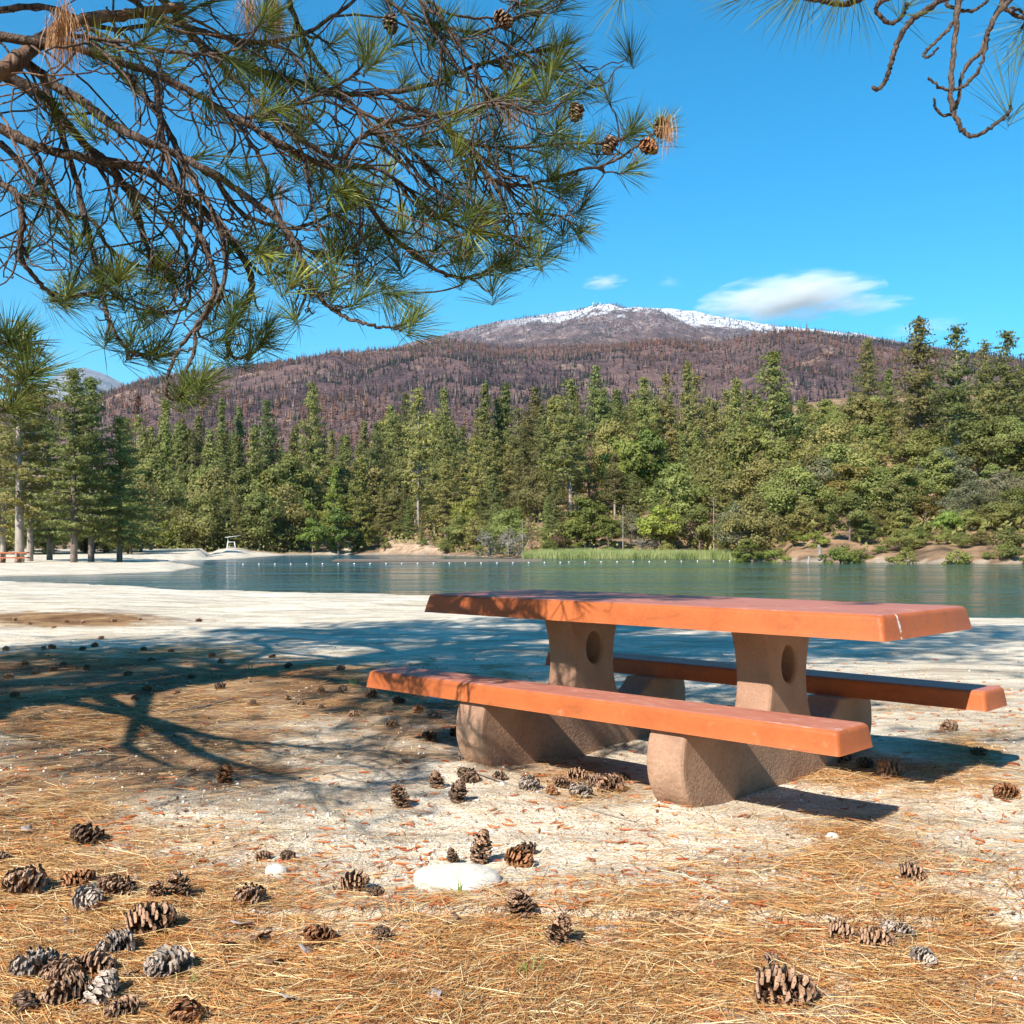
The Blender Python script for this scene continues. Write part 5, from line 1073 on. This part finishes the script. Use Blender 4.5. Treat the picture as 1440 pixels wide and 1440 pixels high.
# dead hanging bunches and cones on the branches
dead = [(88, 18, 'up2', 260), (385, 5, 'up1', 260), (352, 0, 'up1', 120), (395, 262, 'c8', 60), (722, 140, 'right', 60), (938, 172, 'tip', 50)]
byn = {pt['name']: pt for pt in parts}
for px, py, nm, k in dead:
    pt = byn[nm]; d = float(np.median(pt['cp'][:, 1])); hang(pt['dead'], P(px, py, d), k, .2 if k > 80 else .13)
tcone = [(699, 22, 'topcone', 'd'), (862, 194, 'mid', 'd'), (811, 150, 'mid', 'd'), (904, 202, 'tip', 'r'), (934, 170, 'tip', 'd'), (548, 22, 'top2', 'd')]
for pt in parts:
    bo = pt['wood'].build('branch', M['twig'] if pt['name'] not in ('limb',) else M['bark_near'], treeA, True)
    if pt['name'] == 'limb': bo['label'] = 'thick scaly limb entering at the left edge'
    if pt['name'] == 'low2': bo['label'] = 'small low branch tip at the left edge above the spit pines'
    tufts(pt['grn'], pt['tp'], pt['td'], 84, fresh_lit=np.clip(np.array(pt['tf']) * 1.3 + .08, 0, 1)); pt['grn'].build('needles', M['needle_green'], bo)
    if pt['dead'].n: tag(pt['dead'].build('dead_needles', M['needle_dry'], bo), 'brown dead needles hanging in a bunch')
    for px, py, nm, tone in tcone:
        if nm == pt['name']:
            u, v_ = pxof(pt['cp']); i = int(np.argmin((u - px) ** 2 + (v_ - py) ** 2)); o = link('pine_cone', CM[tone][1], bo); o.location = P(px, py, pt['cp'][i, 1] - .03); o.rotation_euler = (R.uniform(1.8, 2.8), R.uniform(-.4, .4), R.uniform(0, 6)); o.scale = (.8, .8, .75)
# the rest of the crown, above and beside the view
def in_view(p, mg=60):
    if p[1] < .3: return False
    u, v_ = 720 + p[0] / p[1] * F, YH + (CH - p[2]) / p[1] * F
    return -mg < u < 1440 + mg and v_ > -mg
def crown(tr, base, specs, per=44, name='upper_branches', tw=12):
    wood, grn = MB(), MB(); tp, td = [], []
    for z0, az, L, rise in specs:
        a = np.array([base[0], base[1], z0]); dr = np.array([math.sin(az), math.cos(az), rise])
        pts = [a, a + dr * L * .4 + R.normal(size=3) * .12, a + dr * L * .75 + np.array([0, 0, -.04 * L]) + R.normal(size=3) * .15, a + dr * L + np.array([0, 0, .02 * L])]
        if any(in_view(q) for q in pts): continue
        cp, cr = crom(pts, [.055, .04, .026, .008], 24); tube(wood, cp, cr, 6); tg = unit(np.gradient(cp, axis=0))
        for k in range(int(L * tw)):
            i = R.integers(6, 24); l2 = R.uniform(.3, .95); e = cp[i] + (tg[i] * .6 + R.normal(size=3) * np.array([.6, .6, .4])) * l2
            if in_view(e, 170): continue
            tube(wood, crom([cp[i], (cp[i] + e) / 2 - np.array([0, 0, .06]), e], [.009, .007, .004], 6)[0], np.linspace(.009, .004, 6), 4); tp.append(e); td.append(e - cp[i] + np.array([0, 0, .2]))
            for _ in range(3):
                e2 = e + R.normal(size=3) * .2
                if not in_view(e2, 170): tp.append(e2); td.append(R.normal(size=3) + np.array([0, 0, .5])); tube(wood, [e, e2], [.004, .003], 4)
    tufts(grn, tp, td, per, .2, .0026); bo = wood.build(name, M['twig'], tr, True); grn.build('needles', M['needle_green'], bo)
sp = [(z_ + R.uniform(-.3, .3), R.uniform(0, 6.283), (4.2 - .25 * max(0, z_ - 7)) * R.uniform(.6, 1.1), R.uniform(-.05, .35)) for z_ in np.repeat(np.linspace(3.2, 13, 24), 3)]
sp += [(z_, math.radians(R.uniform(105, 190)), R.uniform(2.4, 4.2), R.uniform(.0, .3)) for z_ in np.linspace(4.6, 8.5, 8)]
sp += [(z_, math.radians(R.uniform(60, 130)), R.uniform(3.5, 6.), R.uniform(.05, .4)) for z_ in np.linspace(7.5, 11, 8)]
crown(treeA, TA, sp)
sp = [(z_, math.radians(az_), L_, r_) for z_, az_, L_, r_ in [(2.3, 130, 3.2, .05), (2.6, 146, 3.7, .02), (3.0, 158, 3.4, .0), (2.2, 172, 3.2, .08)]]
crown(treeA, TA, sp, 9, 'lower_branches', 6)

# pine standing out of view on the right, whose twigs hang into the top right corner
TB = np.array([4.3, 1.6])
treeB = empty('hanging_twig_pine', (0, 0, 0), 'pine out of view at right whose bare curling twigs hang into the top right corner', 'pine tree')
mb = MB(); zz = np.linspace(-.4, 15, 22); tube(mb, np.stack([TB[0] + .1 * np.sin(zz * .5), TB[1] + .1 * np.sin(zz * .35), zz], 1), .28 * (1 - zz / 17) + .03, 14); mb.build('trunk', M['bark_near'], treeB, True)
BB = [
 ([(1700, -420), (1560, -200), (1440, -60), (1330, -30), (1240, -12), (1190, 5), (1150, 0), (1100, -8), (1050, -12)], 3.1, 3.0, 22, 5, 1), ([(1385, -55), (1340, -10), (1290, 22), (1268, 48), (1255, 80), (1247, 108), (1237, 124), (1227, 123)], 3.0, 3.0, 12, 7, 0), ([(1400, -40), (1352, 0), (1347, 20), (1330, 45), (1308, 66), (1298, 78), (1306, 80), (1318, 68)], 3.0, 2.95, 8, 4, 0),
 ([(1360, -60), (1348, 0), (1344, 40), (1339, 90), (1337, 140), (1345, 165), (1358, 188), (1375, 190), (1400, 175), (1418, 160), (1421, 148)], 3.0, 2.9, 12, 5, 1), ([(1450, -50), (1412, 0), (1392, 40), (1380, 70), (1355, 100), (1348, 140), (1340, 158), (1326, 162), (1316, 152), (1313, 138)], 3.05, 3.0, 10, 4, 0), ([(1460, -30), (1415, 5), (1392, 40), (1380, 90), (1365, 112), (1345, 126), (1320, 122), (1305, 108)], 3.0, 2.95, 9, 4, 0),
 ([(1300, -30), (1236, 5), (1240, 25), (1256, 33), (1270, 20), (1275, 5)], 3.0, 3.0, 9, 6, 1), ([(1480, -20), (1410, 0), (1425, 20), (1440, 25), (1470, 30)], 3.1, 3.1, 10, 6, 1), ([(1385, -30), (1332, 0), (1350, 14), (1370, 14), (1390, 0), (1400, -20)], 3.05, 3.0, 7, 5, 0), ([(1000, -60), (930, -30), (880, -12), (872, -5)], 3.1, 3.1, 8, 5, 1), ([(1520, -40), (1450, 60), (1440, 20), (1420, 10)], 3.1, 3.1, 8, 4, 0)]
root0 = P(1700, -420, 3.1)
for pts, d0, d1, w0, w1, tf in BB:
    m = len(pts); dd = np.linspace(d0, d1, m); p3 = np.array([P(a, b, c) for (a, b), c in zip(pts, dd)])
    if pts[0][0] == 1700: p3 = np.concatenate([[np.array([TB[0], TB[1], 3.9])], p3]); m += 1
    rr = np.linspace(w0, w1, m) * 3.0 / F / 2 * .78; n = m * 8; cp, cr = crom(p3, rr, n); cp += R.normal(size=(n, 3)) * .0015; mb = MB(); tube(mb, cp, cr * R.uniform(.88, 1.14, n), 8)
    bo = mb.build('branch', M['twig'], treeB, True)
    if tf:
        g = MB(); tg = unit(cp[-1] - cp[-4]); tufts(g, [cp[-1]], [tg + np.array([0, 0, .1])], 46, .2, .0009, [.3]); g.build('needles', M['needle_green'], bo)
g = MB(); w_ = MB(); ps = [P(1180, -6, 3.0), P(1205, -8, 3.05), P(1110, -10, 3.0), P(1130, -14, 3.1), P(1436, 40, 3.2), P(1445, 55, 3.1)]
for q_ in ps: tube(w_, [q_ + np.array([.1, 0, .14]), q_ + np.array([.03, 0, .04]), q_], [.006, .005, .004], 6)
tufts(g, ps, [(-.3, 0, -.9), (.2, 0, -1), (-.8, .1, -.3), (-.6, 0, -.6), (-.6, 0, -.5), (-.5, .2, -.7)], 40, .2, .0009, [.3] * 6); bo = w_.build('branch', M['twig'], treeB, True); g.build('needles', M['needle_green'], bo)
sp = [(z_ + R.uniform(-.3, .3), R.uniform(0, 6.283), (3.0 - .15 * max(0, z_ - 6)) * R.uniform(.6, 1.1), R.uniform(-.05, .3)) for z_ in np.repeat(np.linspace(4.0, 12, 16), 2)]
crown(treeB, TB, sp)
print('trees', len(TREES), 'objects', len(bpy.data.objects))
